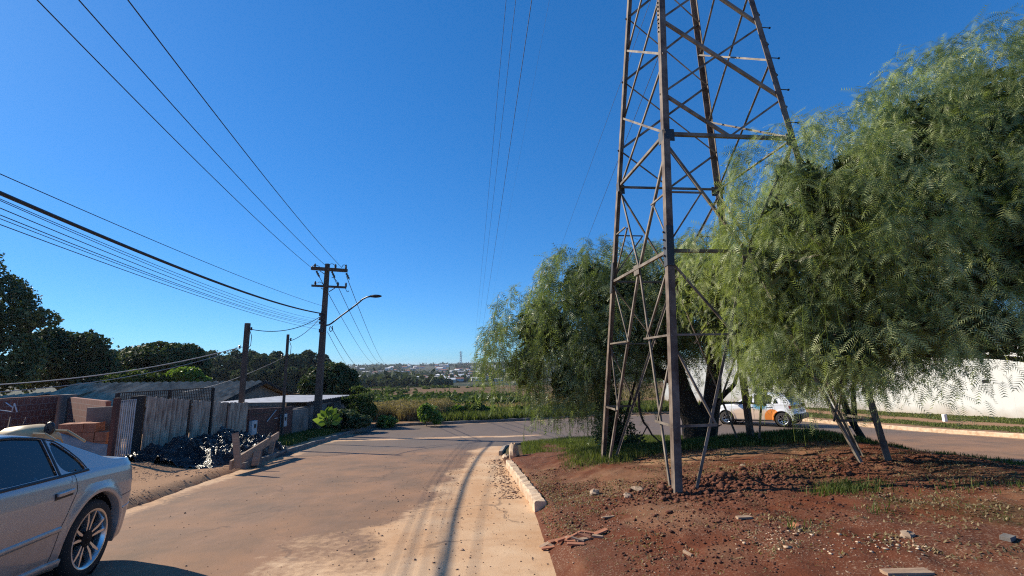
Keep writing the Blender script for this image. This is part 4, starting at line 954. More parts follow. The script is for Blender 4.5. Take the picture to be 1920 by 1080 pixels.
    # wheels
    for a in aw:
        for sg in (1, -1):
            wx = bpy.data.objects.new('wheel', None); link(wx, r_); yw = sg * (W * .985 - .10); wx.location = (a, yw, S['wr'])
            R = S['wr']; rim = S['rim']; b = MB()
            b.lathe([(rim, -.10), (R - .03, -.105), (R - .005, -.08), (R, -.04), (R, .04), (R - .005, .08), (R - .03, .105), (rim + .01, .098), (rim - .004, .07)], axis='Y', n=56); b.build('tyre', M['rubber'], wx, smooth=True)
            b = MB(); b.lathe([(rim + .003, .10), (rim - .018, .098), (rim - .022, .05), (rim - .03, -.08)] if sg > 0 else [(rim + .003, -.10), (rim - .018, -.098), (rim - .022, -.05), (rim - .03, .08)], axis='Y', n=56); b.build('rim', M['rimsilver'], wx, smooth=True)
            b = MB(); yo = .02 * sg; b.lathe([(rim - .02, yo), (0.001, yo)], axis='Y', n=40); b.lathe([(.075, yo), (.07, .075 * sg), (.001, .085 * sg)], axis='Y', n=24); b.build('rim_dish', M['rimblack'], wx)
            b = MB(); rimr = rim - .008
            for k in range(5):
                for e in (-1, 1):
                    an = 2 * math.pi * k / 5 + .35; aO = an + e * .235; aM = an + e * .20; aI = an + e * .33
                    P3 = [(rimr * math.cos(aO), rimr * math.sin(aO), .090), (rimr * .60 * math.cos(aM), rimr * .60 * math.sin(aM), .082), (.055 * math.cos(aI), .055 * math.sin(aI), .070)]
                    wd_ = [.007, .013, .006]; V = []
                    for (x, z, y), w_ in zip(P3, wd_):
                        tx_, tz_ = -math.sin(an), math.cos(an)
                        V += [(x - tx_ * w_, (y) * sg, z - tz_ * w_), (x + tx_ * w_, (y) * sg, z + tz_ * w_), (x + tx_ * w_ * 1.2, (y - .045) * sg, z + tz_ * w_ * 1.2), (x - tx_ * w_ * 1.2, (y - .045) * sg, z - tz_ * w_ * 1.2)]
                    b.add(V, [(i * 4 + j, i * 4 + (j + 1) % 4, i * 4 + 4 + (j + 1) % 4, i * 4 + 4 + j) for i in range(2) for j in range(4)])
            b.build('spokes', M['rimsilver'], wx)
            b = MB(); b.lathe([(ra + .004, -.26 * sg), (ra + .004, .06 * sg)], (a, 0, 0), 'Y', 48)
            vv_ = [(x, y + yw, z + S['wr']) for x, y, z in b.v]; b.v = vv_; b.build('wheel_arch', M['trim'], r_)
    # cabin: floor, seats
    b = MB(); b.box((L * .5, 0, .30), (L * .86, W * 1.5, .16)); b.build('underbody', M['trim'], r_)
    cs = S['cabin']
    b = MB(); b.box(((cs[0] + cs[1]) / 2, 0, .62), (cs[1] - cs[0] + .9, W * 1.62, .50)); b.build('cabin_lining', M['trim'], r_)
    for sx_ in S['seats']:
        for sy_ in (-.37, .37):
            b = MB(); b.box((sx_, sy_, .85), (.14, .48, .44), jit=.0); b.box((sx_ + .03, sy_, 1.10), (.10, .26, .16)); b.build('seat', M['seat'], r_, bevel=.04)
    S['extra'](r_, surf, L, W, halfw, paint)
    return r_
AST = dict(name='parked_sedan', L=4.26, W=.855, wr=.325, rim=.245, arch=.385, axles=(.80, 3.38), sill=.19, fr=.75, rr=.50, pr=2.9, rake=.13, edge=.05,
    top=[(0, .62), (.10, .74), (.5, .86), (1.15, .97), (1.32, .99), (1.70, 1.16), (1.98, 1.265), (2.3, 1.31), (2.65, 1.305), (2.95, 1.265), (3.25, 1.16), (3.55, 1.045), (3.68, 1.02), (3.95, 1.015), (4.12, .99), (4.20, .93), (4.26, .88)],
    belt=[(0, .68), (1.2, .82), (2.2, .86), (3.2, .895), (4.26, .91)],
    wz=[(0, .88), (.18, .93), (.30, .965), (.45, .985), (.60, 1.0), (.75, 1.0), (.85, .985), (.93, .96), (1.5, .94)],
    regions=[('front_door_window', smooth_poly([(1.42, .875), (2.10, .90), (2.12, 1.215), (1.95, 1.20), (1.75, 1.09)], 2), 'glass'),
             ('rear_door_window', [(2.24, .905), (2.86, .925), (2.86, 1.215), (2.60, 1.235), (2.24, 1.23)], 'glass'),
             ('quarter_window', smooth_poly([(2.91, .927), (2.91, 1.20), (3.00, 1.17), (3.17, 1.02), (3.21, .94), (3.19, .932)], 2), 'glass'),
             ('tail_lamp', [(4.13, .62), (4.13, .90), (4.27, .90), (4.27, .62)], 'tail'), ('headlamp', [(0, .55), (0, .70), (.30, .72), (.34, .60)], 'rimsilver')],
    screens=[(1.36, 1.96), (2.98, 3.58)],
    ribbons=[('belt_trim', [(1.36, .865), (2.2, .89), (3.0, .915), (3.24, .925)], .022, .006, 'trim'),
             ('window_frame', [(2.235, .905), (2.235, 1.235), (2.6, 1.243), (2.87, 1.222), (3.0, 1.185), (3.1, 1.105), (3.19, 1.01), (3.225, .94)], .014, .003, 'trim'),
             ('window_divider', [(2.885, .92), (2.885, 1.22)], .035, .003, 'trim'),
             ('door_seam', [(2.17, .24), (2.17, 1.22)], .008, .0015, 'trim'), ('door_seam', [(3.03, .92), (3.06, .78), (3.0, .66), (2.93, .50), (2.90, .24)], .007, .0015, 'trim'),
             ('bumper_seam', [(3.74, .62), (4.0, .645), (4.27, .65)], .009, .0015, 'trim'), ('side_moulding', [(1.3, .44), (2.15, .47)], .05, .012, 'paint'), ('side_moulding', [(2.19, .472), (2.93, .50)], .05, .012, 'paint'),
             ('sill_skirt', [(1.2, .215), (3.0, .235)], .07, .02, 'paint'), ('bumper_crease', [(3.78, .50), (4.0, .52), (4.26, .53)], .012, .004, 'paint'), ('roof_seam', [(1.98, 1.20), (2.4, 1.248), (2.8, 1.235), (3.0, 1.195)], .004, .001, 'trim')],
    handles=[(1.92, .76), (2.80, .775)], cabin=(1.3, 3.1), seats=(2.05, 2.95))
def ast_extra(r_, surf, L, W, halfw, paint):
    for e in ((4.17, .62, .90),):
        pass
    b = MB(); b.box((L - .09, 0, .78), (.03, .52, .12)); b.build('licence_plate', M['metergrey'], r_)
    b = MB(); b.box((1.45, -.92, .96), (.14, .14, .12)); b.box((1.45, .92, .96), (.14, .14, .12)); b.build('mirrors', paint, r_, bevel=.03)
AST['extra'] = ast_extra
yaw_rear = math.atan2(.972, -.235)          # rearward direction in the world
wheel = Vector((-3.90, 4.35, 0)); fwd = Vector((math.cos(yaw_rear), math.sin(yaw_rear), 0)); lat = Vector((-fwd.y, fwd.x, 0))
org = wheel - fwd * AST['axles'][1] + lat * .77
zf, zr = rz_(0, org.y + fwd.y * .8), rz_(0, wheel.y)
car1 = make_car((org.x, org.y, 0), yaw_rear, AST, 'silver four door sedan with black and silver wheels, cut by the left edge', M['silver'])
slope = math.atan2(zr - zf, AST['axles'][1] - .8)
car1.location = (org.x, org.y, zf - math.tan(slope) * .8 + .005)
car1.rotation_euler = (0, -slope, yaw_rear)

SUV = dict(name='parked_hatchback', L=4.10, W=.87, wr=.335, rim=.22, arch=.39, axles=(.80, 3.40), sill=.24, fr=.7, rr=.34, pr=3.6, rake=.16, edge=.06, tumble=.38,
    top=[(0, .72), (.12, .84), (.5, .96), (1.1, 1.06), (1.25, 1.10), (1.8, 1.42), (2.1, 1.53), (2.6, 1.56), (3.2, 1.53), (3.5, 1.47), (3.66, 1.36), (3.92, 1.07), (4.0, 1.03), (4.10, 1.0)],
    belt=[(0, .8), (1.2, .95), (2.2, .98), (3.4, 1.04), (4.1, 1.0)],
    wz=[(0, .88), (.2, .94), (.35, .975), (.6, 1.0), (.8, 1.0), (.95, .975), (1.6, .95)],
    regions=[('front_door_window', [(1.35, 1.0), (2.10, 1.02), (2.12, 1.43), (1.90, 1.40), (1.66, 1.22)], 'glass'), ('rear_door_window', [(2.2, 1.02), (2.95, 1.05), (3.05, 1.36), (2.9, 1.45), (2.2, 1.45)], 'glass'),
             ('quarter_window', [(3.06, 1.06), (3.30, 1.07), (3.14, 1.36)], 'glass'), ('tail_lamp', [(3.72, .84), (3.72, .98), (4.11, .98), (4.11, .84)], 'tail'), ('headlamp', [(0, .66), (0, .80), (.40, .84), (.40, .70)], 'rimsilver'),
             ('bumper_insert', [(3.86, .28), (3.80, .52), (3.92, .60), (4.11, .60), (4.11, .28)], 'trim')],
    screens=[(1.28, 1.92), (3.54, 3.90)],
    ribbons=[('door_seam', [(2.15, .30), (2.15, 1.44)], .01, .0015, 'trim'), ('door_seam', [(3.02, 1.04), (3.02, .8), (2.92, .6), (2.90, .30)], .01, .0015, 'trim'), ('sill_skirt', [(1.2, .26), (2.98, .27)], .07, .015, 'trim')],
    handles=[(1.92, .88), (2.80, .90)], cabin=(1.3, 3.1), seats=(2.05, 2.95))
def suv_extra(r_, surf, L, W, halfw, paint):
    b = MB(); b.box((L - .05, 0, .70), (.05, .50, .13)); b.build('licence_plate', M['metergrey'], r_)
    b = MB(); b.box((L - .10, 0, .46), (.30, 1.15, .22)); b.build('bumper_insert', M['trim'], r_, bevel=.04)
    for s in (-1, 1):
        b = MB(); b.box((L - .16, s * .62, .93), (.10, .36, .15)); b.build('tail_lamp', M['dark'], r_, bevel=.03)
    b = MB(); b.box((3.52, 0, 1.53), (.26, 1.06, .04)); b.build('spoiler', M['trim'], r_, bevel=.015)
    b = MB(); b.box((1.40, -.96, 1.06), (.16, .16, .14)); b.box((1.40, .96, 1.06), (.16, .16, .14)); b.build('mirrors', paint, r_, bevel=.03)
SUV['extra'] = suv_extra
yr = math.atan2(-.72, .69); f2 = Vector((math.cos(yr), math.sin(yr), 0)); l2 = Vector((-f2.y, f2.x, 0))
rw_ = Vector(at(1471, 797, 22.2)); rw_.z = 0
# the near (left-hand) side of this car faces the camera: it is the -y side when x points rearward
o2_ = rw_ - f2 * 3.40 + l2 * .77
z2 = rz_(0, rw_.y); zf2 = rz_(0, (o2_ + f2 * .8).y); sl2 = math.atan2(z2 - zf2, 2.6)
car2 = make_car((o2_.x, o2_.y, 0), yr, SUV, 'white hatchback with an orange and blue side wrap parked beyond the trees', M['wrap'])
car2.location = (o2_.x, o2_.y, zf2 - math.tan(sl2) * .8 + .01); car2.rotation_euler = (0, -sl2, yr)

# ------------------------------------------------------------------ foliage tools
def rot_frames(d, up):
    """rows: side, forward, normal frames for directions d with reference up"""
    d = d / (np.linalg.norm(d, axis=1)[:, None] + 1e-9); s = np.cross(d, up); s /= np.linalg.norm(s, axis=1)[:, None] + 1e-9; n = np.cross(s, d); return s, d, n
def stamp(tv, tf, P, S, D, N, size, rnd):
    """copies of template (tv: x side, y forward, z normal) at P"""
    k = len(P); V = P[:, None, :] + size[:, None, None] * (tv[None, :, 0:1] * S[:, None, :] + tv[None, :, 1:2] * D[:, None, :] + tv[None, :, 2:3] * N[:, None, :])
    F = tf[None] + (np.arange(k) * len(tv))[:, None, None]
    return V.reshape(-1, 3), F.reshape(-1, tf.shape[1]), np.repeat(rnd, len(tv))
def frond_template(n, lw=.034, ll=.30, droop=.28):
    V, F = [], []
    for i in range(n):
        s = (i + 1.2) / (n + .6); l = ll * (1 - .45 * abs(s - .45) * 1.2)
        for sg in (-1, 1):
            r0 = (0, s, -droop * s * s); b = len(V)
            V += [(0, s - lw * .7, -droop * (s - lw) ** 2), (0, s + lw * .7, -droop * (s + lw) ** 2), (sg * l * .80, s + l * .55, -droop * s * s - l * .22)]
            F.append((b, b + 1, b + 2) if sg > 0 else (b + 1, b, b + 2))
    b = len(V); V += [(-.006, 0, 0), (.006, 0, 0), (0, .55, -droop * .3)]; F.append((b, b + 1, b + 2))
    return np.array(V, float), np.array(F)
def sample_lobes(lobes, n, rs, inner=.9, down=None):
    C = np.array([l[0] for l in lobes], float); R = np.array([l[1] for l in lobes], float)
    a = (R[:, 0] * R[:, 1] * R[:, 2]) ** (2 / 3); pick = rs.choice(len(lobes), n, p=a / a.sum())
    d = rs.normal(size=(n, 3)); d /= np.linalg.norm(d, axis=1)[:, None]
    P = C[pick] + d * R[pick] * rs.uniform(inner, 1.0, n)[:, None]
    keep = np.ones(n, bool)
    for i in range(len(lobes)):
        q = np.linalg.norm((P - C[i]) / R[i], axis=1); keep &= (q > .80) | (pick == i)
    nr = d / R[pick]; nr /= np.linalg.norm(nr, axis=1)[:, None]
    return P[keep], nr[keep], pick[keep]
def sublobes(lobes, rs, rr=(.32, .56), dens=1.0):
    """each big lobe of a crown broken into rounded clumps lying over its surface"""
    out = []
    for c, r in lobes:
        n = max(9, int(dens * 3.1 * (r[0] * r[1] * r[2]) ** (2 / 3) / .2)); d = rs.normal(size=(n, 3)); d /= np.linalg.norm(d, axis=1)[:, None]; d[:, 2] = np.where(d[:, 2] < -.5, -d[:, 2], d[:, 2])
        for k in range(n):
            q = np.array(c) + d[k] * np.array(r) * .86; s_ = rs.uniform(*rr); 
            if any(np.linalg.norm((q - np.array(c2)) / np.array(r2)) < .56 for c2, r2 in lobes): continue
            out.append((tuple(q), (s_, s_, s_ * .85)))
    return out
def weeping_crown(name, lobes, nb, mat, parent, origin, rs, frond=.24, npairs=9, nodes=11, length=(.6, 1.3), floor=None, ll=.30, lw=.034):
    P, nr, pk = sample_lobes(lobes, nb, rs, .78); nb = len(P)
    k = P[:, 2] > floor(P[:, 0], P[:, 1]) + .5; P, nr = P[k], nr[k]; nb = len(P)
    L = rs.uniform(length[0], length[1], nb); d0 = nr * np.array([1, 1, .35]) + rs.normal(size=(nb, 3)) * .25; d0[:, 2] += .15
    d0 /= np.linalg.norm(d0, axis=1)[:, None]
    clump = vnoise(P[:, 0] + P[:, 2] * .7, P[:, 1] + P[:, 2], .55, 77)
    Vs, Fs, Rs = [], [], []; n0 = 0; tw = []
    templ = [frond_template(npairs, lw, ll, dr) for dr in (.15, .35, .55)]
    for i in range(nodes):
        t = (i + .6) / nodes
        pos = P + d0 * (L * (t - .45 * t * t))[:, None] * .75; pos[:, 2] -= L * t * t * .95
        tang = d0 * (1 - .9 * t)[..., None] if False else d0 * (1 - .9 * t); tang = tang * .75; tang[:, 2] -= 1.9 * t
        tang /= np.linalg.norm(tang, axis=1)[:, None]
        sd = np.cross(tang, np.array([0, 0, 1.0]) + rs.normal(size=(nb, 3)) * .2); sd /= np.linalg.norm(sd, axis=1)[:, None] + 1e-9
        sg = 1 if i % 2 else -1
        fd = tang * .55 + sd * sg * rs.uniform(.5, .95, nb)[:, None] + rs.normal(size=(nb, 3)) * .22; fd[:, 2] -= .12
        up = np.zeros((nb, 3)); up[:, 2] = 1; up += rs.normal(size=(nb, 3)) * .45 + nr * .5
        s, d, n = rot_frames(fd, up)
        sz = frond * rs.uniform(.75, 1.2, nb) * (1.05 - .35 * t)
        rn = np.clip(.5 * rs.random(nb) + .7 * (clump - .25) + .10 * t, 0, 1)
        ok = pos[:, 2] > floor(pos[:, 0], pos[:, 1]) + .22
        tv, tf = templ[i % 3]
        v, f, r = stamp(tv, tf, pos[ok], s[ok], d[ok], n[ok], sz[ok], rn[ok]); Vs.append(v); Fs.append(f + n0); Rs.append(r); n0 += len(v)
    # twigs as thin strips
    T = np.linspace(0, 1, 7); tv = []
    for t in T:
        pos = P + d0 * (L * (t - .45 * t * t))[:, None] * .75; pos[:, 2] -= L * t * t * .95; tv.append(pos)
    tv = np.stack(tv, 1); wv = np.array([.004, .004, 0.0]); A = tv - wv; B_ = tv + wv
    idx = np.arange(nb)[:, None] * 7 + np.arange(6)[None]; V2 = np.concatenate([A.reshape(-1, 3), B_.reshape(-1, 3)]); m_ = nb * 7
    f2 = np.stack([idx, idx + 1, idx + 1 + m_], -1).reshape(-1, 3); f3 = np.stack([idx, idx + 1 + m_, idx + m_], -1).reshape(-1, 3)
    Vs.append(V2); Fs.append(np.concatenate([f2, f3]) + n0); Rs.append(np.full(len(V2), .1)); n0 += len(V2)
    V = np.concatenate(Vs) - np.array(origin); return np_mesh(name, V, np.concatenate(Fs), mat, parent, attrs={'rnd': np.concatenate(Rs)})
QT = (np.array([(-.5, 0, 0), (0, -.62, .08), (.5, 0, 0), (0, .75, -.1)], float), np.array([(0, 1, 2, 3)]))
def leaf_cloud(name, P, nr, size, mat, parent, origin, rs, flat=.5, rnd=None, tmpl=QT, asp=1.0):
    n = len(P); d = rs.normal(size=(n, 3)); up = rs.normal(size=(n, 3)) * (1 - flat) + np.array([0, 0, 1.0]) * flat + nr * .4
    s, d, nn = rot_frames(d, up); tv, tf = tmpl; tv = tv * np.array([asp, 1, 1])
    sz = size * rs.uniform(.55, 1.35, n); rnd = rs.random(n) if rnd is None else rnd
    v, f, r = stamp(tv, tf, P, s, d, nn, sz, rnd); return np_mesh(name, v - np.array(origin), f, mat, parent, attrs={'rnd': r})
def noisy_crown(lobes, n, rs, rough=.22, freq=1.0, thick=.35):
    """points in an uneven shell: the outline is broken up with noise and holes"""
    P, nr, pk = sample_lobes(lobes, n, rs, 1 - thick); 
    q = fbm(P[:, 0] * 1.3 + P[:, 2], P[:, 1] * 1.3 - P[:, 2] * .8, freq, 80, 3); P = P + nr * ((q - .45) * 2 * rough)[:, None] * np.array([1, 1, .8])
    hole = vnoise(P[:, 0] + P[:, 1] * .6, P[:, 2] + P[:, 1] * .4, freq * .45, 90); k = hole > .20
    return P[k], nr[k], q[k]
def limb(b, pts, r0, r1, n=7, wob=.0):
    pts = [Vector(p) for p in pts]; out = []
    N = 12
    for i in range(N + 1):
        t = i / N * (len(pts) - 1); k = min(int(t), len(pts) - 2); f = t - k
        p0, p1, p2, p3 = pts[max(k - 1, 0)], pts[k], pts[k + 1], pts[min(k + 2, len(pts) - 1)]
        q = .5 * ((2 * p1) + (p2 - p0) * f + (2 * p0 - 5 * p1 + 4 * p2 - p3) * f * f + (3 * p1 - p0 - 3 * p2 + p3) * f ** 3)
        out.append(q + Vector([random.uniform(-wob, wob) for _ in range(3)]))
    b.tube(out, [r0 + (r1 - r0) * (i / N) ** .8 for i in range(N + 1)], n)
M['bark'] = simple('rough_bark', (.075, .055, .042), (.03, .022, .018), 10, .95, bmp=1.0, bscale=26, sc=(1, 1, .35), bdist=.03)
M['barkpale'] = simple('pale_bark', (.24, .20, .16), (.13, .10, .08), 8, .95, bmp=.6)
LP1 = leafmat('pepper_leaf', (.11, .150, .060), (.34, .395, .18), (.66, .68, .38), trans=.42, rough=.4)
LP2 = leafmat('pepper_leaf_far', (.07, .105, .052), (.22, .27, .13), (.48, .52, .30), trans=.38, rough=.42)
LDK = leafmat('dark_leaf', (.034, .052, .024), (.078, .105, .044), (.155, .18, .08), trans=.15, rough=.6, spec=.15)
LMD = leafmat('mid_leaf', (.035, .055, .018), (.075, .105, .030), (.14, .17, .06), trans=.28, rough=.7, spec=.12)
LBR = leafmat('bright_leaf', (.06, .10, .02), (.13, .20, .04), (.24, .32, .08), trans=.4)
LGR = leafmat('grass_leaf', (.045, .06, .016), (.10, .13, .035), (.24, .25, .09), trans=.35, rough=.6, spec=.2)
LDRY = leafmat('dry_grass', (.16, .12, .065), (.27, .205, .11), (.38, .30, .17), trans=.3, rough=.8)
LHZ = leafmat('far_leaf', (.032, .046, .026), (.066, .086, .044), (.125, .14, .075), trans=.15, rough=.8, spec=.1)

gfl = lambda x, y: ground_z(x, y)
# ---- pepper tree near the tower, behind it
rs = np.random.default_rng(11)
K1 = .845
t1 = empty('pepper_tree', (4.44, 11.33, gz(4.44, 11.33)), 0, 'weeping pepper tree behind the pylon with a dark gnarled trunk', 'tree')
O1 = np.array(t1.location)
l1 = [((.95, 13.3, 1.05), (1.35, 1.5, 1.25)), ((.35, 13.2, -.05), (.85, 1.1, .9)), ((2.3, 13.6, 2.2), (1.3, 1.6, 1.35)), ((2.9, 13.7, 1.6), (1.3, 1.4, 1.3)), ((2.1, 13.0, .2), (1.3, 1.3, 1.1)), ((3.5, 13.9, 2.5), (1.2, 1.3, 1.0)),
      ((4.4, 13.8, 1.9), (1.5, 1.6, 1.3)), ((3.9, 13.0, .6), (1.0, 1.2, .8)), ((5.6, 13.8, 2.5), (1.5, 1.6, 1.3)), ((6.6, 13.6, 1.5), (1.4, 1.6, 1.4)), ((1.35, 12.6, -.55), (.75, .7, .6)), ((7.6, 13.9, 1.6), (1.2, 1.3, 1.2)), ((5.4, 14.9, .9), (1.6, 1.0, 1.0))]
l1 = [(tuple(K1 * x for x in c), tuple(K1 * x for x in r)) for c, r in l1]
b = MB(); tb = Vector((4.44, 11.33, gz(4.44, 11.33) - .2))
limb(b, [tb, tb + Vector((-.12, 0, .8)), tb + Vector((-.35, 0, 1.6)), Vector((4.4, 13.5, 1.2)) * K1, Vector((3.4, 13.7, 2.2)) * K1], .38, .09, 12, .02); limb(b, [tb + Vector((.05, 0, .2)), tb + Vector((.35, -.05, 1.3)), Vector((6.0, 13.5, 0.6)) * K1, Vector((6.5, 13.6, 2.0)) * K1], .30, .07, 10, .02)
o = b.build('trunk', M['bark'], t1, smooth=True); o.location = -Vector(O1)
b = MB()
for pts, r_ in (([(4.7, 13.4, -.6), (3.6, 13.2, .15), (2.3, 13.1, .75), (.9, 13.2, 1.0), (.2, 13.2, .5)], .13), ([(4.5, 13.5, .6), (3.3, 13.4, .5), (2.2, 13.2, .35), (1.2, 13.0, .2)], .10), ([(3.6, 13.7, 2.0), (2.7, 13.7, 2.2), (1.8, 13.6, 2.1)], .07), ([(3.4, 13.4, .9), (2.5, 13.5, 1.7), (1.7, 13.4, 1.9), (1.2, 13.4, 1.7)], .07),
               ([(6.1, 13.5, .6), (7.0, 13.4, 1.2), (7.8, 13.5, 1.5)], .1), ([(5.4, 13.4, -1.3), (6.2, 13.3, -.8), (6.8, 13.3, .2)], .10), ([(4.6, 13.4, -.2), (4.0, 13.0, -.4), (3.2, 12.9, -.3), (2.6, 12.9, -.6)], .06), ([(5.7, 13.4, 0), (5.9, 13.7, 1.2), (5.6, 13.8, 2.4)], .09), ([(4.4, 13.5, 1.2), (4.6, 13.7, 2.0), (4.5, 13.8, 2.9)], .06)):
    limb(b, [Vector(p) * K1 for p in pts], r_, .02, 7, .03)
o = b.build('branches', M['bark'], t1, smooth=True); o.location = -Vector(O1)
weeping_crown('crown', sublobes(l1, rs, (.34, .58)), 5000, LP2, t1, O1, rs, frond=.27, npairs=5, nodes=10, length=(.35, 1.15), floor=gfl, lw=.045, ll=.36)
P, nr, q = noisy_crown([(c, tuple(x * .62 for x in r)) for c, r in l1], 22000, rs, .2, .8, .5); leaf_cloud('inner_shade_leaves', P, nr, .16, LDK, t1, O1, rs, asp=.35)  # dark leaf tone paints the crown's interior shade, packed to block sunlight
# ---- small dark shoots round the far left tower leg
t3 = empty('leafy_stump', (2.30, 10.9, gz(2.30, 10.9)), 0, 'dark leafy shoots round a leaning stem beside the far left pylon leg', 'tree'); O3 = np.array(t3.location)
b = MB(); limb(b, [Vector(O3) + Vector((0, 0, -.1)), Vector(O3) + Vector((-.05, 0, .9)), Vector(O3) + Vector((-.2, .3, 2.2)), Vector((2.4, 11.6, 1.0))], .17, .07, 9, .02); limb(b, [Vector(O3) + Vector((.1, 0, .1)), Vector(O3) + Vector((.35, 0, .9)), Vector(O3) + Vector((.7, .3, 1.7))], .05, .02); o = b.build('trunk', M['bark'], t3, smooth=True); o.location = -Vector(O3)
lb = [((2.26, 10.9, O3[2] + .45), (.50, .5, .55)), ((2.2, 10.9, O3[2] + 1.0), (.34, .4, .55)), ((2.5, 10.8, O3[2] + .2), (.45, .4, .3)), ((2.12, 11.0, O3[2] + 1.6), (.25, .3, .5))]
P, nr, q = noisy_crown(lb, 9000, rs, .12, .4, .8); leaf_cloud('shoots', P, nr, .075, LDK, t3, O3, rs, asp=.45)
# ---- big pepper tree on the right
rs = np.random.default_rng(23)
TX, TY = 9.3, 7.6
t2 = empty('pepper_tree', (TX, TY, gz(TX, TY)), 0, 'huge near pepper tree with drooping feathery foliage filling the right side', 'tree'); O2 = np.array(t2.location)
l2 = [((8.9, 7.6, 3.8), (2.4, 2.4, 1.9)), ((7.3, 6.9, 2.9), (1.7, 1.7, 1.5)), ((6.0, 6.6, 1.95), (1.35, 1.4, 1.15)), ((4.95, 6.3, 1.30), (1.0, 1.1, .85)), ((3.95, 6.35, .75), (.75, .9, .70)), ((4.5, 5.95, 2.0), (.9, .75, .9)), ((3.55, 6.0, 1.25), (.7, .6, .75)), ((5.75, 6.7, 2.95), (1.1, 1.2, 1.0)), ((6.9, 7.0, 3.6), (1.3, 1.3, 1.1)),
      ((7.2, 6.0, 1.5), (1.6, 1.4, 1.2)), ((8.6, 6.2, 2.2), (1.7, 1.5, 1.5)), ((5.6, 5.9, .55), (1.1, .9, .75)), ((6.7, 6.6, .35), (1.3, 1.1, .6)), ((4.5, 6.2, .15), (.9, .8, .6)), ((4.1, 6.7, -.15), (.5, .6, .45)),
      ((8.4, 7.6, 1.3), (1.5, 1.6, .7)), ((4.2, 7.9, 1.3), (1.1, .9, .95)), ((5.9, 8.5, 1.0), (1.2, 1.0, .9)), ((4.9, 8.3, .75), (1.0, .8, .7)), ((6.9, 8.2, .8), (1.2, 1.0, .8)), ((6.1, 7.4, .75), (1.1, .9, .6)), ((7.6, 7.6, .75), (1.1, .9, .6)), ((3.95, 5.9, 2.45), (.5, .5, .5)), ((4.35, 6.0, 2.35), (.7, .6, .6)), ((4.95, 6.2, 2.65), (.8, .7, .65)), ((3.7, 6.0, 1.9), (.6, .55, .6)), ((5.6, 8.6, 2.2), (1.3, 1.2, 1.1)), ((6.9, 8.9, 3.0), (1.4, 1.2, 1.1)), ((10.4, 8.6, 3.0), (2.2, 2.2, 2.2)), ((10.2, 6.4, 2.4), (2.0, 1.8, 2.0)), ((6.8, 8.3, 1.6), (1.7, 1.4, 1.3)), ((5.6, 8.0, 1.0), (1.2, 1.1, .9)), ((7.9, 5.3, .9), (1.2, 1.0, .8)), ((5.2, 7.4, -.05), (1.1, .9, .5))]
weeping_crown('crown', sublobes(l2, rs, (.32, .55)), 13000, LP1, t2, O2, rs, frond=.235, npairs=8, nodes=9, length=(.3, .85), floor=lambda x, y: np.maximum(gfl(x, y), -.85 + .78 * sstep(4.6, 6.2, x) + .3 * (vnoise(x, y, .5, 7) - .5)), lw=.026, ll=.33)
P, nr, q = noisy_crown([(c, tuple(x * (.62 if r[0] > 1.15 else .42) for x in r)) for c, r in l2] + [((4.9, 8.3, 1.1), (1.2, .9, .9)), ((6.0, 8.1, 1.4), (1.3, 1, .9)), ((3.9, 8.2, 1.2), (.8, .7, .7)), ((6.9, 8.0, 1.0), (1.1, .9, .7))], 62000, rs, .15, .8, .5); leaf_cloud('inner_shade_leaves', P, nr, .16, LDK, t2, O2, rs, asp=.35)  # darker leaf colour paints inner shade; hidden extra clumps added to block the sun
b = MB(); tb = Vector((TX, TY, gz(TX, TY) - .2)); limb(b, [tb, tb + Vector((.1, 0, 1.1)), tb + Vector((-.1, 0, 2.2)), (8.9, 7.6, 2.6), (8.6, 7.5, 4.6)], .42, .09, 12, .02); o = b.build('trunk', M['bark'], t2, smooth=True); o.location = -Vector(O2)
b = MB()
for pts, r_ in (([(9.2, 7.6, -.1), (8.3, 7.4, .22), (7.2, 7.3, .15), (6.2, 7.2, .45)], .09), ([(9.2, 7.6, .3), (8.2, 6.9, 1.2), (7.0, 6.6, 1.8), (5.5, 6.4, 1.6), (4.2, 6.3, .9)], .13), ([(9.1, 7.6, 1.6), (8.0, 7.3, 2.8), (6.8, 7.0, 3.4)], .11), ([(9.2, 7.6, -.3), (8.6, 7.8, -.06), (7.4, 7.9, -.0), (6.4, 7.8, .1)], .06), ([(9.1, 7.5, 1.4), (9.3, 6.4, 2.4), (8.6, 5.9, 3.0)], .09), ([(7.0, 6.9, .3), (5.8, 6.9, .3), (4.6, 6.7, .1)], .05)):
    limb(b, pts, r_, .018, 7, .02)
o = b.build('branches', M['bark'], t2, smooth=True); o.location = -Vector(O2)
# ---- smaller leaning tree behind the right leg
rs = np.random.default_rng(29)
t4 = empty('young_tree', (7.35, 9.7, gz(7.35, 9.7)), 0, 'slim forked dark tree leaning left beside the right pylon leg', 'tree'); O4 = np.array(t4.location)
b = MB(); tb = Vector((7.35, 9.7, gz(7.35, 9.7) - .15))
limb(b, [tb, Vector(at(1600, 795, 9.8)), Vector(at(1572, 728, 9.9)), Vector(at(1560, 690, 10)), Vector(at(1550, 640, 10))], .075, .05, 8, .01); limb(b, [Vector(at(1603, 800, 9.78)), Vector(at(1600, 755, 9.8)), Vector(at(1602, 700, 9.9)), Vector(at(1610, 640, 10))], .055, .035, 8, .01)
o = b.build('trunk', M['bark'], t4, smooth=True); o.location = -Vector(O4)
l4 = [((6.9, 9.9, .6), (1.0, 1.0, .8)), ((7.9, 9.8, .8), (1.1, 1.0, .8)), ((6.1, 10.0, .35), (.8, .8, .6))]
weeping_crown('crown', l4, 1300, LP1, t4, O4, rs, frond=.25, npairs=6, nodes=9, length=(.4, .9), floor=lambda x, y: -.95 + 0 * x, lw=.05, ll=.3)
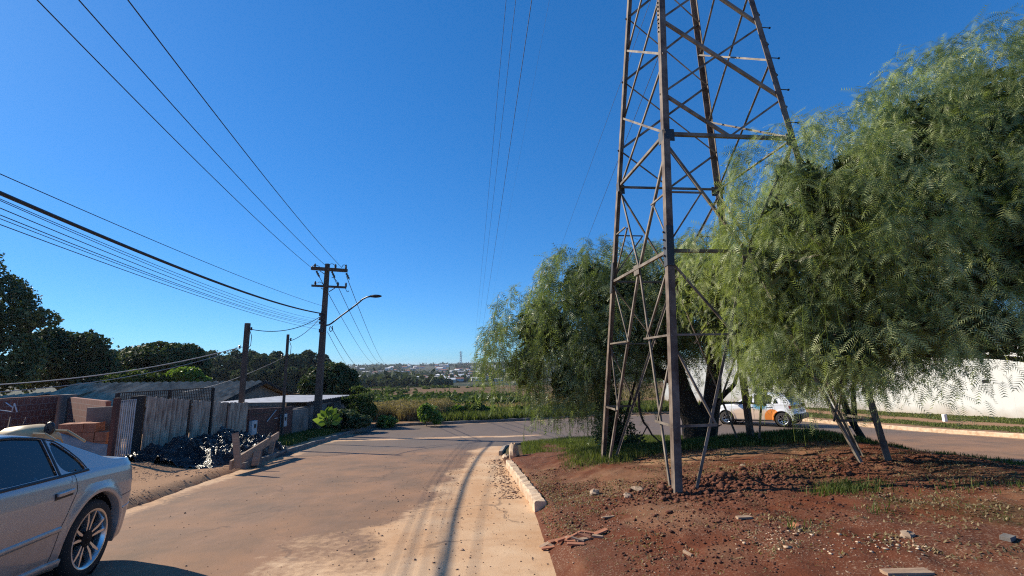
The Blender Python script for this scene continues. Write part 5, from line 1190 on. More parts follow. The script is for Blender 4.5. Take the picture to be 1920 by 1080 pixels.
# fallen and standing twigs in the grass
for (pts, nm) in (([(1198, 735), (1200, 775), (1213, 800), (1228, 820), (1240, 832)], 'dark bent dead branch hanging down to the grass left of the near pylon leg'), ([(1290, 800), (1320, 806), (1345, 800), (1352, 795)], 'short gnarled dead branch stub behind the near pylon leg'),
                  ([(1470, 822), (1473, 815), (1490, 822), (1515, 824), (1520, 838)], 'thin crooked twig lying on the shaded grass'), ([(1520, 838), (1524, 815), (1518, 800)], 'thin upright twig in the shaded grass')):
    Y = 10.2 if pts[0][0] != 1198 else 9.6; P = [Vector(at(x, y, Y)) for x, y in pts]; p0 = P[0].copy(); b = MB(); limb(b, [p - p0 for p in P], .03 if Y < 10 else .025, .012, 6, .01)
    if len(pts) > 4: c = P[2] - p0; limb(b, [c, c + Vector((-.15, 0, -.25)), c + Vector((-.25, 0, -.45))], .014, .006, 5)
    o = b.build('dead_branch', M['bark']); o.location = p0; tag(o, nm, 'branch')

# ---- broadleaf trees at the left
def broad_tree(name, x, y, lobes, n, size, mat, label, seed, group=None, rough=.35, freq=1.4, tr=.3, flat=.35, cat='tree', trunk=True):
    rs = np.random.default_rng(seed); z0 = gz(x, y); r_ = empty(name, (x, y, z0), 0, label, cat, group); O = np.array(r_.location)
    P, nr, q = noisy_crown(lobes, n, rs, rough, freq, .5); k = P[:, 2] > ground_z(P[:, 0], P[:, 1]) + .05; P, nr, q = P[k], nr[k], q[k]
    leaf_cloud('crown', P, nr, size, mat, r_, O, rs, flat, np.clip(rs.random(len(P)) * .7 + (q - .3) * .8, 0, 1))
    if trunk:
        b = MB(); c0 = Vector(lobes[0][0]); base = Vector((x, y, z0 - .2)); limb(b, [base, base.lerp(c0, .5) + Vector((random.uniform(-.3, .3), 0, 0)), c0], tr, tr * .35, 8, .02)
        for c, r in lobes[1:6]: limb(b, [base.lerp(c0, .45), (base.lerp(c0, .7) + (Vector(c) - c0) * .4), Vector(c)], tr * .45, tr * .1, 6, .03)
        o = b.build('trunk', M['bark'], r_, smooth=True); o.location = -Vector(O)
    return r_
def px(x, y, Y): v = at(x, y, Y); return (float(v[0]), float(v[1]), float(v[2]))
def PL(Y, items): # lobes given in picture terms at depth Y
    out = []
    for (x, y, rx_, ry_) in items: out.append((px(x, y, Y), (rx_ * Y / F_PX, rx_ * Y / F_PX * .9, ry_ * Y / F_PX)))
    return out
broad_tree('big_tree', *px(-60, 760, 30)[:2], PL(30, [(-60, 580, 110, 80), (-30, 545, 55, 50), (10, 610, 45, 32), (55, 598, 26, 16), (90, 598, 17, 11), (5, 655, 60, 45), (-90, 500, 80, 60), (20, 560, 28, 24), (-20, 700, 80, 40), (35, 635, 24, 14)]), 42000, .17, LDK, 'tall dark tree rising at the left edge with one branch reaching right', 31, rough=.85, freq=1.3, tr=.35)
broad_tree('round_tree', *px(130, 760, 38)[:2], PL(38, [(125, 672, 62, 48), (85, 650, 36, 28), (160, 645, 36, 24), (185, 660, 20, 16), (110, 630, 28, 14), (60, 690, 40, 42), (180, 700, 40, 36)]), 26000, .2, LDK, 'dark leafy tree next to the tall tree at the left edge', 32, rough=.85, freq=1.3)
broad_tree('round_tree', *px(300, 760, 44)[:2], PL(44, [(300, 680, 70, 34), (255, 668, 32, 20), (340, 664, 36, 20), (365, 690, 26, 30), (240, 700, 30, 26), (300, 655, 24, 12)]), 24000, .22, LDK, 'wide dark tree behind the corrugated roofs', 33, rough=.5, freq=1.8)
broad_tree('garden_bush', *px(255, 750, 36)[:2], PL(36, [(245, 712, 48, 18), (215, 722, 30, 16), (200, 730, 24, 14), (288, 712, 26, 15)]), 9000, .17, LMD, 'green bush just above the ridge of the left corrugated roof', 34, rough=.3, tr=.1, cat='bush')
broad_tree('garden_bush', *px(350, 750, 37)[:2], PL(37, [(345, 704, 30, 15), (322, 710, 24, 12), (372, 714, 22, 9), (300, 716, 20, 8)]), 8000, .17, LBR, 'brightest green bush above the long corrugated roof', 35, rough=.3, tr=.1, cat='bush')
broad_tree('round_tree', *px(620, 770, 34)[:2], PL(34, [(618, 715, 46, 34), (590, 722, 30, 26), (645, 708, 26, 20), (600, 700, 22, 16), (628, 692, 24, 13), (655, 730, 22, 26)]), 22000, .17, LDK, 'round dark tree behind the tall utility pole', 36, rough=.3, freq=1.1)
broad_tree('leafy_shrub', *px(672, 780, 26)[:2], PL(26, [(668, 740, 20, 14), (650, 750, 16, 14), (688, 742, 14, 12), (672, 768, 32, 20), (694, 772, 14, 14)]), 7000, .10, LMD, 'leafy green shrub right of the flat roof', 37, rough=.3, tr=.06, cat='bush')
broad_tree('leafy_shrub', *px(640, 800, 23.5)[:2], PL(23.5, [(640, 785, 34, 16), (672, 790, 24, 11), (615, 792, 26, 12)]), 5000, .12, LDK, 'dark low shrub at the pavement in front of the flat roofed house', 38, rough=.15, tr=.05, cat='bush')
broad_tree('leafy_shrub', *px(803, 792, 26)[:2], PL(26, [(803, 778, 16, 13), (798, 768, 9, 9), (818, 786, 14, 8)]), 3000, .11, LBR, 'small bright bush at the far kerb by the tall dry grass', 39, rough=.4, freq=.5, tr=.03, cat='bush')
broad_tree('leafy_shrub', *px(735, 795, 25.6)[:2], PL(25.6, [(728, 790, 18, 9), (712, 795, 10, 6)]), 1800, .10, LBR, 'low green tuft at the corner of the far kerb', 40, rough=.4, freq=.5, tr=.03, cat='bush')
broad_tree('leafy_shrub', *px(1555, 770, 33)[:2], PL(33, [(1555, 735, 36, 26), (1600, 735, 26, 22), (1520, 730, 20, 20)]), 6000, .17, LMD, 'green bush in front of the white wall behind the white car', 41, rough=.3, tr=.06, cat='bush')
for i, (x, w_, h_) in enumerate(((850, 22, 16), (888, 24, 22), (925, 22, 18), (962, 24, 16), (1000, 22, 14))):
    Y = 30.2 + .3 * i; broad_tree('bank_bush', *px(x, 785, Y)[:2], PL(Y, [(x, 776, w_, h_ * .7), (x + 8, 768, w_ * .6, h_ * .55), (x - 12, 772, w_ * .5, h_ * .5)]), 3200, .13, LMD if i % 2 else LBR, ['green bush at the left end of the roadside bank', 'second bush from the left on the roadside bank', 'middle bush on the roadside bank', 'fourth bush from the left on the roadside bank', 'bush at the right end of the roadside bank'][i], 50 + i, 'bushes on the green bank', rough=.2, tr=.04, cat='bush')
# big leaf plant at the pole foot
bp = Vector(at(615, 800, 20.8)); pl = empty('broadleaf_plant', bp, 0, 'plant with big bright paddle leaves at the foot of the tall pole', 'plant')
leaves = [(0, .85, .5, .1), (.25, .95, .55, .3), (.42, .8, .55, .2), (.55, .55, .5, .5), (.5, .25, .45, .9), (-.3, .75, .45, -.5), (-.6, .4, .5, -.8), (-.35, .2, .4, -1), (.1, .6, .4, .1), (-.05, 1.0, .35, 0), (.7, .4, .45, .7), (-.55, .65, .4, -.4)]
for i, (x, z, l, tl) in enumerate(leaves):
    b = MB(); N = 8; V = []; d = Vector((x * .9 + tl * .3, random.uniform(-.5, .1), z)).normalized(); s = d.cross(Vector((0, -1, .2))).normalized(); n = s.cross(d)
    p0 = Vector((x * .35, 0, z * .55))
    for k in range(N + 1):
        t = k / N; c = p0 + d * l * t - n * .0 - Vector((0, 0, .18 * t * t * l)); wv_ = .13 * math.sin(math.pi * min(.98, max(.04, t)) ** .8) + .005
        V += [c - s * wv_ + n * .02, c, c + s * wv_ + n * .02]
    b.add(V, [(k * 3 + a, k * 3 + a + 1, k * 3 + a + 4, k * 3 + a + 3) for k in range(N) for a in range(2)]); b.tube([Vector((0, 0, 0)), p0 * .6, p0], .014, 5)
    m_ = LBR; o = b.build('leaf', m_, pl, smooth=True); t_ = o.data.attributes.new('rnd', 'FLOAT', 'POINT'); t_.data.foreach_set('value', np.full(len(b.v), random.uniform(.35, 1.0), dtype=np.float32))
# ---- forest trees on the middle ridge: copies of three prototypes
protos = []
def proto_tree(seed, h, w_, kind):
    rs = np.random.default_rng(seed); r_ = empty('forest_tree', (0, 0, 0), 0, 'x', 'tree', 'trees of the hazy wood beyond the roofs')
    lob = []
    for k in range(9):
        a = rs.uniform(0, 6.28); rr = rs.uniform(0, w_ * .55); zz = h * rs.uniform(.45, .9); s_ = w_ * rs.uniform(.28, .45); lob.append(((rr * math.cos(a), rr * math.sin(a), zz), (s_, s_, s_ * .8)))
    if kind: lob += [((0, 0, h * .3), (w_ * .7, w_ * .7, h * .28))]
    P, nr, q = noisy_crown(lob, 3600, rs, .8, 3.0, .5); leaf_cloud('crown', P, nr, .75, LHZ, r_, (0, 0, 0), rs, .3, np.clip(rs.random(len(P)) * .6 + (q - .3), 0, 1))
    b = MB(); limb(b, [(0, 0, -1), (.3, 0, h * .4), (0, .2, h * .8)], .35, .1, 6); b.build('trunk', M['barkpale'], r_); return r_
protos = [proto_tree(61, 15, 5.5, 0), proto_tree(62, 12, 6.5, 1), proto_tree(63, 17, 5, 0)]
rs = np.random.default_rng(64); k = 0
spots = []
for x in np.arange(372, 640, 11): spots.append((x + rs.uniform(-5, 5), 128 + rs.uniform(-8, 8), 664 + rs.uniform(-7, 7) + 18 * max(0, (x - 570) / 70)))
for x in np.arange(395, 600, 17): spots.append((x + rs.uniform(-6, 6), 105 + rs.uniform(-5, 5), 690 + rs.uniform(-6, 6)))
for x in np.arange(200, 372, 15): spots.append((x + rs.uniform(-5, 5), 120 + rs.uniform(-5, 5), 664 + rs.uniform(-5, 5)))
for x in (676, 694, 712, 722, 738, 752, 765, 800, 842): spots.append((x + rs.uniform(-6, 6), 200 + rs.uniform(-30, 20), 716 + rs.uniform(-5, 6)))
for i, (x, Y, yt) in enumerate(spots):
    X = float(at(x, 700, Y)[0]); z = gz(X, Y) - .3; top = float(at(x, yt, Y)[2]); pr = protos[i % 3]; h0 = (15, 12, 17)[i % 3] * .98; sc_h = max(.25, (top - z) / h0)
    lab = 'hazy tree of the wood on the ridge beyond the roofs' if i < len(spots) - 9 else 'dark tree in front of the far hillside houses'
    if i < 3: o = pr; o.location = (X, Y, z); o.scale = (sc_h * .9, sc_h * .9, sc_h); o['label'] = lab
    else: o = dup(pr, (X, Y, z), rs.uniform(0, 6), (sc_h * rs.uniform(.85, 1.1), sc_h * .9, sc_h), lab)
    if i >= len(spots) - 9: o['group'] = 'dark trees before the hillside houses'
# ---- far hillside cover
rs = np.random.default_rng(71)
n = 5200; Yh = 230 * (1600 / 230) ** rs.random(n) ** .8; xp = rs.uniform(560, 1500, n); xp = np.where(rs.random(n) < .75, rs.uniform(640, 1000, n), xp)
Xh = (xp - 960) / F_PX * Yh; dens = fbm(Xh, Yh, 120, 72); k = dens > .47; Xh, Yh = Xh[k], Yh[k]; zh = ground_z(Xh, Yh); n = len(Xh)
rad = rs.uniform(1.6, 4.0, n) * (1 + .4 * (Yh > 900)); m_ = 26
cx = np.repeat(Xh, m_) + rs.normal(size=n * m_) * np.repeat(rad, m_) * .5; cy = np.repeat(Yh, m_) + rs.normal(size=n * m_) * np.repeat(rad, m_) * .5; cz = np.repeat(zh, m_) + np.abs(rs.normal(size=n * m_)) * np.repeat(rad, m_) * .75 + .5
P = np.stack([cx, cy, cz], 1); o = leaf_cloud('hillside_trees', P, rs.normal(size=P.shape), 1, LHZ, None, (0, 0, 0), rs, .4)
co_ = None
me = o.data; bpy.data.objects.remove(o)
s, d, nn = rot_frames(rs.normal(size=(n * m_, 3)), rs.normal(size=(n * m_, 3)) + np.array([0, 0, .6])); v, f, r = stamp(QT[0], QT[1], P, s, d, nn, np.repeat(rad, m_) * rs.uniform(.5, 1.0, n * m_), np.clip(np.repeat(rs.random(n), m_) * .7 + rs.random(n * m_) * .3, 0, 1))
o = np_mesh('hillside_trees', v, f, LHZ, None, attrs={'rnd': r}); tag(o, 'mass of dark trees covering the far hillside', 'trees', kind='stuff')
# field scrub
n = 3400; Ys = 48 * (190 / 48) ** rs.random(n); Xs = (rs.uniform(620, 1250, n) - 960) / F_PX * Ys; k = fbm(Xs, Ys, 22, 74) + .16 * (1 - sstep(800, 880, 960 + F_PX * Xs / Ys)) > .635; Xs, Ys = Xs[k], Ys[k]; zs_ = ground_z(Xs, Ys); n = len(Xs); m_ = 30; rad = rs.uniform(.25, .8, n)
P = np.stack([np.repeat(Xs, m_) + rs.normal(size=n * m_) * np.repeat(rad, m_) * .6, np.repeat(Ys, m_) + rs.normal(size=n * m_) * np.repeat(rad, m_) * .6, np.repeat(zs_, m_) + np.abs(rs.normal(size=n * m_)) * np.repeat(rad, m_) * .5], 1)
o = leaf_cloud('field_scrub', P, rs.normal(size=P.shape), .38, LMD, None, (0, 0, 0), rs, .3, np.clip(np.repeat(rs.random(n), m_), 0, 1)); tag(o, 'low green scrub scattered over the brown field', 'scrub', kind='stuff')
# ---- houses on the far hillside
HM = [simple('house_white', (.75, .73, .70), (.62, .6, .57), .3, .9), simple('house_cream', (.62, .52, .40), (.5, .42, .33), .3, .9), simple('house_grey', (.52, .51, .49), (.42, .41, .40), .3, .9)]
RM = [simple('roof_clay', (.38, .16, .10), (.26, .11, .07), .5, .9), simple('roof_greyish', (.38, .37, .36), (.28, .27, .26), .5, .9), simple('roof_pale', (.72, .72, .70), (.6, .6, .58), .5, .8)]
def far_house(i, wm, rm, w_, d_, h_):
    r_ = empty('hillside_house', (0, 0, 0), 0, 'x', 'house', 'houses on the far hillside'); b = MB(); b.box((0, 0, h_ / 2 - .5), (w_, d_, h_ + 1)); b.build('walls', wm, r_)
    b = MB(); e = .5; b.add([(-w_ / 2 - e, -d_ / 2 - e, h_), (w_ / 2 + e, -d_ / 2 - e, h_), (w_ / 2 + e, d_ / 2 + e, h_), (-w_ / 2 - e, d_ / 2 + e, h_), (-w_ / 2 - e, 0, h_ + d_ * .22), (w_ / 2 + e, 0, h_ + d_ * .22)], [(0, 1, 5, 4), (2, 3, 4, 5), (0, 4, 3), (1, 2, 5), (0, 3, 2, 1)]); b.build('roof', rm, r_)
    for sx_ in (-.25, .22):
        b = MB(); b.box((w_ * sx_, -d_ / 2 - .01, h_ * .55), (1.3, .05, 1.1)); b.build('window', M['dark'], r_)
    return r_
hp = []
for a in range(3):
    for c_ in range(3): hp.append((far_house(0, HM[a], RM[c_], 9 + 3 * a, 7 + c_, 3.4 if a else 5.2), ('white', 'cream', 'grey')[a], ('a clay tile roof', 'a grey roof', 'a pale roof')[c_]))
rs = np.random.default_rng(81); used = [False] * 9
HS = [(672, 722, 330), (700, 716, 380), (735, 722, 300), (748, 712, 420), (765, 720, 330), (788, 697, 560), (802, 712, 430), (815, 723, 290), (826, 724, 300), (845, 724, 280), (820, 680, 1200), (838, 681, 1300), (905, 701, 520), (880, 694, 650), (912, 695, 640), (930, 703, 480), (915, 712, 400), (900, 714, 390), (935, 716, 360), (892, 706, 450), (860, 716, 360), (770, 704, 520)]
for _ in range(150): HS.append((rs.uniform(640, 945), None, 400 * (1450 / 400) ** rs.random()))
for i, (x, y, Y) in enumerate(HS):
    X = float(at(x, 700, Y)[0]); z = gz(X, Y) + rs.uniform(.8, 2.2); j = int(rs.integers(0, 9)) if i >= 9 else i; r_, wn_, rn_ = hp[j]; s_ = rs.uniform(.85, 1.25) * (.8 if Y > 700 else .6 if Y > 450 else .42)
    lab = 'small %s house with %s among the trees of the far hillside' % (wn_, rn_)
    if not used[j]: used[j] = True; o = r_; o.location = (X, Y, z); o.rotation_euler = (0, 0, rs.uniform(-.6, .6)); o.scale = (s_, s_, s_); o['label'] = lab
    else: dup(r_, (X, Y, z), rs.uniform(-.6, .6), s_, lab)
# ---- grass
def blades(name, X, Y, h, w_, mat, label, cat='grass', lean=.35, rnd=None, seed=5, curve=True):
    rs = np.random.default_rng(seed); n = len(X); Z = ground_z(X, Y, False) - .01; a = rs.uniform(0, 6.28, n); l = rs.uniform(.1, 1, n) * lean * h
    dx_, dy_ = np.cos(a), np.sin(a); b = rs.uniform(0, 6.28, n); wx, wy = np.cos(b) * w_ / 2, np.sin(b) * w_ / 2
    v = np.zeros((n, 5, 3)); base = np.stack([X, Y, Z], 1)
    v[:, 0] = base + np.stack([-wx, -wy, 0 * wx], 1); v[:, 1] = base + np.stack([wx, wy, 0 * wx], 1)
    mid = base + np.stack([dx_ * l * .35, dy_ * l * .35, h * .6], 1); v[:, 2] = mid + np.stack([wx, wy, 0 * wx], 1) * .75; v[:, 3] = mid - np.stack([wx, wy, 0 * wx], 1) * .75
    v[:, 4] = base + np.stack([dx_ * l, dy_ * l, h * (1 - .25 * lean)], 1)
    i0 = np.arange(n)[:, None] * 5; f = np.concatenate([i0 + np.array([[0, 1, 2]]), i0 + np.array([[0, 2, 3]]), i0 + np.array([[3, 2, 4]])]); r = rs.random(n) if rnd is None else rnd
    o = np_mesh(name, v.reshape(-1, 3), f, mat, None, attrs={'rnd': np.repeat(r, 5)}); return tag(o, label, cat, kind='stuff')
rs = np.random.default_rng(91)
def scatter(x0, x1, y0, y1, n, fn):
    X = rs.uniform(x0, x1, n); Y = rs.uniform(y0, y1, n); sv = poly_sd(VERGE, X, Y); so_ = poly_sd(OUTER, X, Y); g_ = grass_amount(X, Y, sv, so_); k = fn(X, Y, sv, so_, g_); return X[k], Y[k], g_[k]
X, Y, g_ = scatter(.2, 10.4, 7.6, 17.6, 230000, lambda X, Y, sv, so_, g: (sv > .03) & (rs.random(len(X)) < g * 1.1))
blades('verge_grass', X, Y, rs.uniform(.03, .14, len(X)) * (.7 + .5 * g_), .010, LGR, 'green grass growing on the verge below the pepper trees', seed=92)
X, Y, g_ = scatter(2.2, 9.5, 1.8, 8.4, 50000, lambda X, Y, sv, so_, g: (g > .12) & (rs.random(len(X)) < .55) & (fbm(X, Y, .5, 95) > .50))
tuft = np.array([(3.55, 5.35), (3.75, 5.25), (3.4, 5.2), (3.9, 5.45), (3.65, 5.5), (5.0, 4.7), (5.6, 4.4), (3.3, 4.4), (2.4, 4.2), (4.6, 4.9)]); tx_ = np.concatenate([c[0] + rs.normal(size=m) * s for c, s, m in zip(tuft, (.14, .16, .12, .2, .15, .12, .1, .06, .05, .25), (150, 120, 70, 110, 100, 50, 40, 30, 20, 90))]); ty_ = np.concatenate([c[1] + rs.normal(size=m) * s for c, s, m in zip(tuft, (.06, .07, .08, .09, .08, .1, .08, .05, .04, .15), (150, 120, 70, 110, 100, 50, 40, 30, 20, 90))])
X = np.concatenate([X, tx_]); Y = np.concatenate([Y, ty_]); hh = np.concatenate([rs.uniform(.015, .05, len(X) - len(tx_)), rs.uniform(.05, .15, len(tx_))]); rr_ = np.concatenate([rs.uniform(.2, 1, len(X) - len(tx_)), rs.uniform(.3, .7, len(tx_))])
blades('soil_weeds', X, Y, hh, .008, LGR, 'sparse green weeds and one tuft on the red soil', cat='weeds', rnd=rr_, lean=.8, seed=93)
X, Y, g_ = scatter(.5, 10, 1.6, 9, 30000, lambda X, Y, sv, so_, g: (sv > .1) & (fbm(X, Y, .6, 96) > .50)); blades('dry_straw', X, Y, rs.uniform(.01, .035, len(X)), .007, LDRY, 'pale dry straw scattered on the red soil', cat='straw', lean=2.6, seed=94)
X, Y, g_ = scatter(-9.6, -6.3, 13, 26, 60000, lambda X, Y, sv, so_, g: (so_ < -.25) & (rs.random(len(X)) < g)); blades('pavement_weeds', X, Y, rs.uniform(.06, .28, len(X)), .02, LGR, 'green weeds along the left pavement behind the boards', cat='weeds', seed=95)
X, Y, g_ = scatter(-8, 16, 26, 44, 150000, lambda X, Y, sv, so_, g: (so_ < -.1) & ((rs.random(len(X)) < g * 1.1)) & (X > -5 + (Y - 27) * -.2)); blades('bank_grass', X, Y, rs.uniform(.12, .55, len(X)) * (.5 + fbm(X, Y, 3, 97)), .045, LGR, 'thick green grass on the bank beyond the cross road', seed=96)
X, Y, g_ = scatter(16, 30, 8, 32, 90000, lambda X, Y, sv, so_, g: (so_ < -.2) & (rs.random(len(X)) < g * 1.1)); blades('lawn_strip', X, Y, rs.uniform(.03, .09, len(X)), .03, LGR, 'two strips of short lawn below the white wall', seed=97)
n = 26000; X = rs.uniform(-9.8, -4.4, n); Y = rs.uniform(27.6, 33.5, n); k = (fbm(X, Y, 1.3, 98) > .40) & (Y > 27.9 + .0 * X); X, Y = X[k], Y[k]
blades('dry_tall_grass', X, Y, rs.uniform(.5, 1.1, len(X)) * (.6 + .6 * fbm(X, Y, 1.5, 99)), .03, LDRY, 'tall pale dry grass standing beyond the far kerb', lean=.45, seed=98)
X2 = np.repeat(X[::2], 5) + rs.normal(size=len(X[::2]) * 5) * .14; Y2 = np.repeat(Y[::2], 5) + rs.normal(size=len(X[::2]) * 5) * .14
P = np.stack([X2, Y2, ground_z(X2, Y2) + rs.uniform(.4, 1.15, len(X2)) * (.6 + .6 * fbm(X2, Y2, 1.5, 99))], 1); o = leaf_cloud('seed_heads', P, rs.normal(size=P.shape), .07, LDRY, None, (0, 0, 0), rs, .2, asp=.5); tag(o, 'feathery seed heads of the tall dry grass', 'grass', kind='stuff')
n = 30000; X = rs.uniform(-18, 30, n); Y = rs.uniform(34, 75, n); k = fbm(X, Y, 6, 101) > .42; X, Y = X[k], Y[k]; blades('field_grass', X, Y, rs.uniform(.2, .6, len(X)), .10, LDRY, 'brown dry grass of the field beyond the green bank', lean=.6, seed=99)
# ---- fallen leaves, flat on the ground
rs = np.random.default_rng(121)
X = rs.uniform(-.1, 9, 90000); Y = rs.uniform(1.5, 9.5, 90000); sv_ = poly_sd(VERGE, X, Y); k = (sv_ > .05) & (fbm(X, Y, 1.2, 131) * .7 + fbm(X, Y, .25, 133, 3) * .5 > .545 + .25 * rs.random(len(X)) * .5); X, Y = X[k], Y[k]
P = np.stack([X, Y, ground_z(X, Y) + .006], 1); o = leaf_cloud('leaf_litter', P, np.tile([0, 0, 1.0], (len(X), 1)), .026, LDRY, None, (0, 0, 0), rs, .93, asp=.5); tag(o, 'fine pale fallen leaves strewn over the red soil', 'litter', kind='stuff')
X = rs.uniform(-9.4, -5.8, 5000); Y = rs.uniform(6.5, 13, 5000)
# ---- stones, clods, litter
def rocks(name, X, Y, size, mat, label, cat, flat=.6, seed=1, kind='stuff', sink=.25):
    rs = np.random.default_rng(seed); n = len(X); Z = ground_z(X, Y, True) ; sv = poly_sd(VERGE, X, Y); onroad = (poly_sd(OUTER, X, Y) > 0) & (sv < 0); Z = np.where(onroad, road_z(X, Y) + (fbm(X, Y, 3, 31) - .5) * .03 - .010, Z)
    T = np.array([(1, 0, 0), (-1, 0, 0), (0, 1, 0), (0, -1, 0), (0, 0, 1), (0, 0, -1), (.62, .62, .55), (-.62, .62, .55), (-.62, -.62, .55), (.62, -.62, .55)], float)
    F = np.array([(0, 6, 9), (2, 7, 6), (1, 8, 7), (3, 9, 8), (4, 6, 7), (4, 7, 8), (4, 8, 9), (4, 9, 6), (0, 2, 6), (2, 1, 7), (1, 3, 8), (3, 0, 9), (0, 5, 2), (2, 5, 1), (1, 5, 3), (3, 5, 0)])
    V = T[None] * rs.uniform(.55, 1.25, (n, len(T), 1)); a = rs.uniform(0, 6.28, n); ca, sa = np.cos(a), np.sin(a)
    V[..., 0] *= rs.uniform(.7, 1.5, n)[:, None]; V[..., 2] *= flat
    x = V[..., 0] * ca[:, None] - V[..., 1] * sa[:, None]; y = V[..., 0] * sa[:, None] + V[..., 1] * ca[:, None]
    W_ = np.stack([x, y, V[..., 2]], -1) * size[:, None, None]; W_ += np.stack([X, Y, Z + size * flat * (1 - 2 * sink) * .5], 1)[:, None, :]
    f = (F[None] + (np.arange(n) * len(T))[:, None, None]).reshape(-1, 3); o = np_mesh(name, W_.reshape(-1, 3), f, mat, None); return tag(o, label, cat, kind=kind)
M['clod'] = simple('red_clod', (.17, .060, .030), (.075, .024, .013), 25, .95, bmp=.8); M['palestone'] = simple('pale_chip', (.38, .28, .20), (.22, .15, .10), 9, .85); M['roadgrit'] = simple('road_grit', (.40, .25, .16), (.2, .12, .08), 20, .9)
rs = np.random.default_rng(111)
X = rs.uniform(-.1, 8.5, 42000); Y = rs.uniform(1.6, 9.3, 42000); sv = poly_sd(VERGE, X, Y); k = (sv > .02) & (fbm(X, Y, .9, 103) > .44); X, Y = X[k], Y[k]; rocks('soil_clods', X, Y, rs.gamma(1.3, .0042, len(X)) + .003, M['clod'], 'crumbs and clods of red soil on the verge', 'soil', seed=2)
n = 2600; X = 2.45 + rs.normal(size=n) * .5; Y = 6.12 + rs.normal(size=n) * .25; X = np.concatenate([X, 3.9 + rs.normal(size=1800) * .9]); Y = np.concatenate([Y, 6.35 + rs.normal(size=1800) * .28]); rocks('dug_soil', X, Y, rs.gamma(1.2, .0075, len(X)) + .003, M['clod'], 'freshly dug lumps of red soil round the near pylon leg', 'soil', flat=.75, seed=3)
X = rs.uniform(-.1, 8, 36000); Y = rs.uniform(1.6, 13.5, 36000); sv = poly_sd(VERGE, X, Y); k = (sv > .02) & (fbm(X, Y, 1.3, 105) > .47) & (rs.random(len(X)) < .8); X, Y = X[k], Y[k]; rocks('pale_chips', X, Y, np.minimum(rs.gamma(1.3, .0032, len(X)) + .002, .011), M['palestone'], 'pale leaf litter and stone chips sprinkled on the soil', 'litter', flat=.35, seed=4)
n = 90; X = 2.75 + rs.normal(size=n) * .16; Y = 3.62 + rs.normal(size=n) * .12; X = np.concatenate([X, rs.normal(size=80) * .2 + 2.2]); Y = np.concatenate([Y, rs.normal(size=80) * .12 + 3.95]); rocks('white_rubble', X, Y, rs.gamma(1.3, .0042, len(X)) + .003, M['kerb'], 'patch of whitish crumbled rubble on the red soil', 'rubble', flat=.45, seed=5)
X = rs.uniform(-5, .5, 5200); Y = rs.uniform(2.0, 14, 5200); k = (poly_sd(OUTER, X, Y) > .1) & ((.62 - .073 * Y - X < 2.2) | (rs.random(len(X)) < .15)); X, Y = X[k], Y[k]; rocks('road_grit', X, Y, rs.gamma(1.2, .003, len(X)) + .002, M['roadgrit'], 'loose grit on the dusty edge of the road', 'grit', flat=.5, seed=6)
Y = rs.uniform(7.5, 12.5, 900); X = rs.normal(size=900) * .13 + .46 - .073 * Y; rocks('gutter_debris', X, Y, rs.gamma(1.3, .0065, len(X)) + .003, M['roadgrit'], 'debris of leaves and chips along the kerb stone', 'debris', flat=.4, seed=7)
X = rs.uniform(-9.4, -5.7, 6000); Y = rs.uniform(6.0, 13.5, 6000); k = (poly_sd(OUTER, X, Y) < -.02) & (fbm(X, Y, .7, 135) > .42); rocks('yard_grit', X[k], Y[k], rs.gamma(1.2, .006, int(k.sum())) + .003, M['roadgrit'], 'loose grit on the bare pavement in front of the tarpaulin', 'grit', flat=.45, seed=8)
def stone(x, y, s, mat, nm, lab, cat, group=None, seed=1, sz=(1, 1, .6)):
    rs = np.random.default_rng(seed); v = MB(); N, K = 7, 9; V = []
    for i in range(N + 1):
        for k in range(K):
            th = math.pi * i / N; ph = 2 * math.pi * k / K; r = 1 + rs.uniform(-.22, .22); V.append((s * sz[0] * r * math.sin(th) * math.cos(ph), s * sz[1] * r * math.sin(th) * math.sin(ph), s * sz[2] * r * math.cos(th)))
    v.add(V, [(i * K + k, i * K + (k + 1) % K, (i + 1) * K + (k + 1) % K, (i + 1) * K + k) for i in range(N) for k in range(K)]); o = v.build(nm, mat); o.location = (x, y, gz(x, y) + s * sz[2] * .45); o.rotation_euler = (0, 0, rs.uniform(0, 6)); return tag(o, lab, cat, group)
stone(-.02, 11.9, .22, M['kerb'], 'rock', 'upright pale boulder at the tip of the verge beyond the kerb stone', 'rock', seed=2, sz=(.7, .6, 1.0))
stone(-.22, 12.5, .12, M['kerb'], 'rock', 'smaller pale rock beside the upright boulder', 'rock', seed=3)
stone(1.10, 6.7, .075, M['palestone'], 'rock', 'white stone on the soil between the kerb stone and the near pylon leg', 'rock', seed=4)
stone(1.62, 6.35, .085, M['palestone'], 'rock', 'flat pale slab stone left of the near pylon leg', 'rock', seed=5, sz=(1.2, .8, .3))
stone(1.45, 6.25, .055, M['palestone'], 'rock', 'small white stone beside the flat pale slab', 'rock', seed=6)
stone(2.45, 4.25, .05, M['orange'], 'brick_piece', 'reddish brick fragment in front of the pylon', 'brick', seed=7, sz=(1.2, .8, .6))
stone(3.3, 6.9, .06, M['palestone'], 'rock', 'pale stone at the edge of the dry grass by the dug soil', 'rock', seed=8)
stone(3.0, 3.75, .05, M['palestone'], 'rock', 'grey stone beside the whitish rubble', 'rock', seed=9)
for i, (x, y, Y) in enumerate(((1700, 1077, 0), (1650, 1000, 0), (1385, 972, 0), (1215, 1060, 0), (1110, 990, 0), (1880, 1012, 0))):
    pass
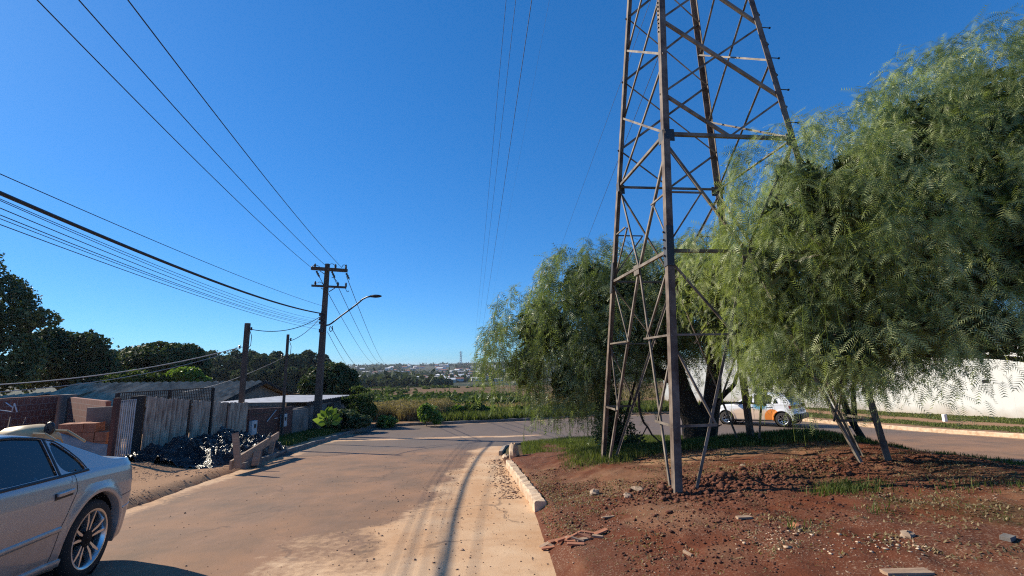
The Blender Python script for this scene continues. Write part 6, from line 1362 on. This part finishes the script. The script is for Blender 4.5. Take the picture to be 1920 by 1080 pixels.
def plank(x, y, l, w_, t, a, mat, lab, cat='board', nm='wood_piece', tilt=0, group=None, road=False):
    b = MB(); b.box((0, 0, 0), (l, w_, t), jit=min(w_, t) * .12); o = b.build(nm, mat, bevel=.002); o.location = (x, y, (rz_(x, y) + .005 if road else gz(x, y)) + t * .5 + abs(math.sin(tilt)) * l * .5); o.rotation_euler = (0, tilt, a); return tag(o, lab, cat, group)
def gnd(x, y):
    r_ = ray(x, y); Y = 3.0
    for _ in range(40): Y = Y + .5 * (gz(r_[0] * Y, Y) / r_[2] - Y)
    return float(r_[0] * Y), float(Y)
X_, Y_ = gnd(1700, 1076); plank(X_, Y_, .30, .07, .02, .02, M['board'], 'pale wooden slat lying on the soil at the bottom edge')
X_, Y_ = gnd(1290, 1040); plank(X_, Y_, .10, .022, .02, 1.9, M['board'], 'short stub of wood standing out of the soil near the bottom edge')
X_, Y_ = gnd(1140, 970); plank(X_, Y_, .16, .03, .012, .3, M['board'], 'thin pale splinter on the soil right of the kerb stone end')
X_, Y_ = gnd(1395, 972); plank(X_, Y_, .14, .05, .02, .1, M['board'], 'flat wooden chip below the dug soil')
X_, Y_ = gnd(1890, 1012); plank(X_, Y_, .11, .06, .03, .5, M['plaster'], 'crumpled grey scrap on the soil near the right edge', 'scrap', 'scrap_piece')
rsb = random.Random(5)
for i in range(17):
    x = 1022 + 100 * (i / 16) + rsb.uniform(-8, 8); y = 1022 - 8 * (i / 16) + rsb.uniform(-9, 9) - (6 if i > 12 else 0); X_, Y_ = gnd(x, y)
    plank(X_, Y_, rsb.uniform(.07, .17), rsb.uniform(.03, .055), rsb.uniform(.012, .022), rsb.uniform(-.5, .6), M['orange'] if i % 3 else M['board'], 'broken reddish tile shard in the small heap at the road edge', 'tile shard', 'tile_shard', rsb.uniform(-.25, .25), 'broken tile shards at the road edge')

# ------------------------------------------------------------------ air
b = MB(); b.add([(-3500, -100, -32), (3500, -100, -32), (3500, 7000, -32), (-3500, 7000, -32), (-3500, -100, 39), (3500, -100, 39), (3500, 7000, 39), (-3500, 7000, 39)], [(0, 3, 2, 1), (4, 5, 6, 7), (0, 1, 5, 4), (1, 2, 6, 5), (2, 3, 7, 6), (3, 0, 4, 7)])
HZ = bpy.data.materials.new('haze_air'); HZ.use_nodes = True; nt = HZ.node_tree; nt.nodes.clear(); out_ = nt.nodes.new('ShaderNodeOutputMaterial'); pv = nt.nodes.new('ShaderNodeVolumePrincipled')
pv.inputs['Color'].default_value = (.75, .85, 1, 1); pv.inputs['Density'].default_value = .00012; pv.inputs['Anisotropy'].default_value = .2; nt.links.new(pv.outputs[0], out_.inputs['Volume'])
o = b.build('haze', HZ); tag(o, kind='stuff')
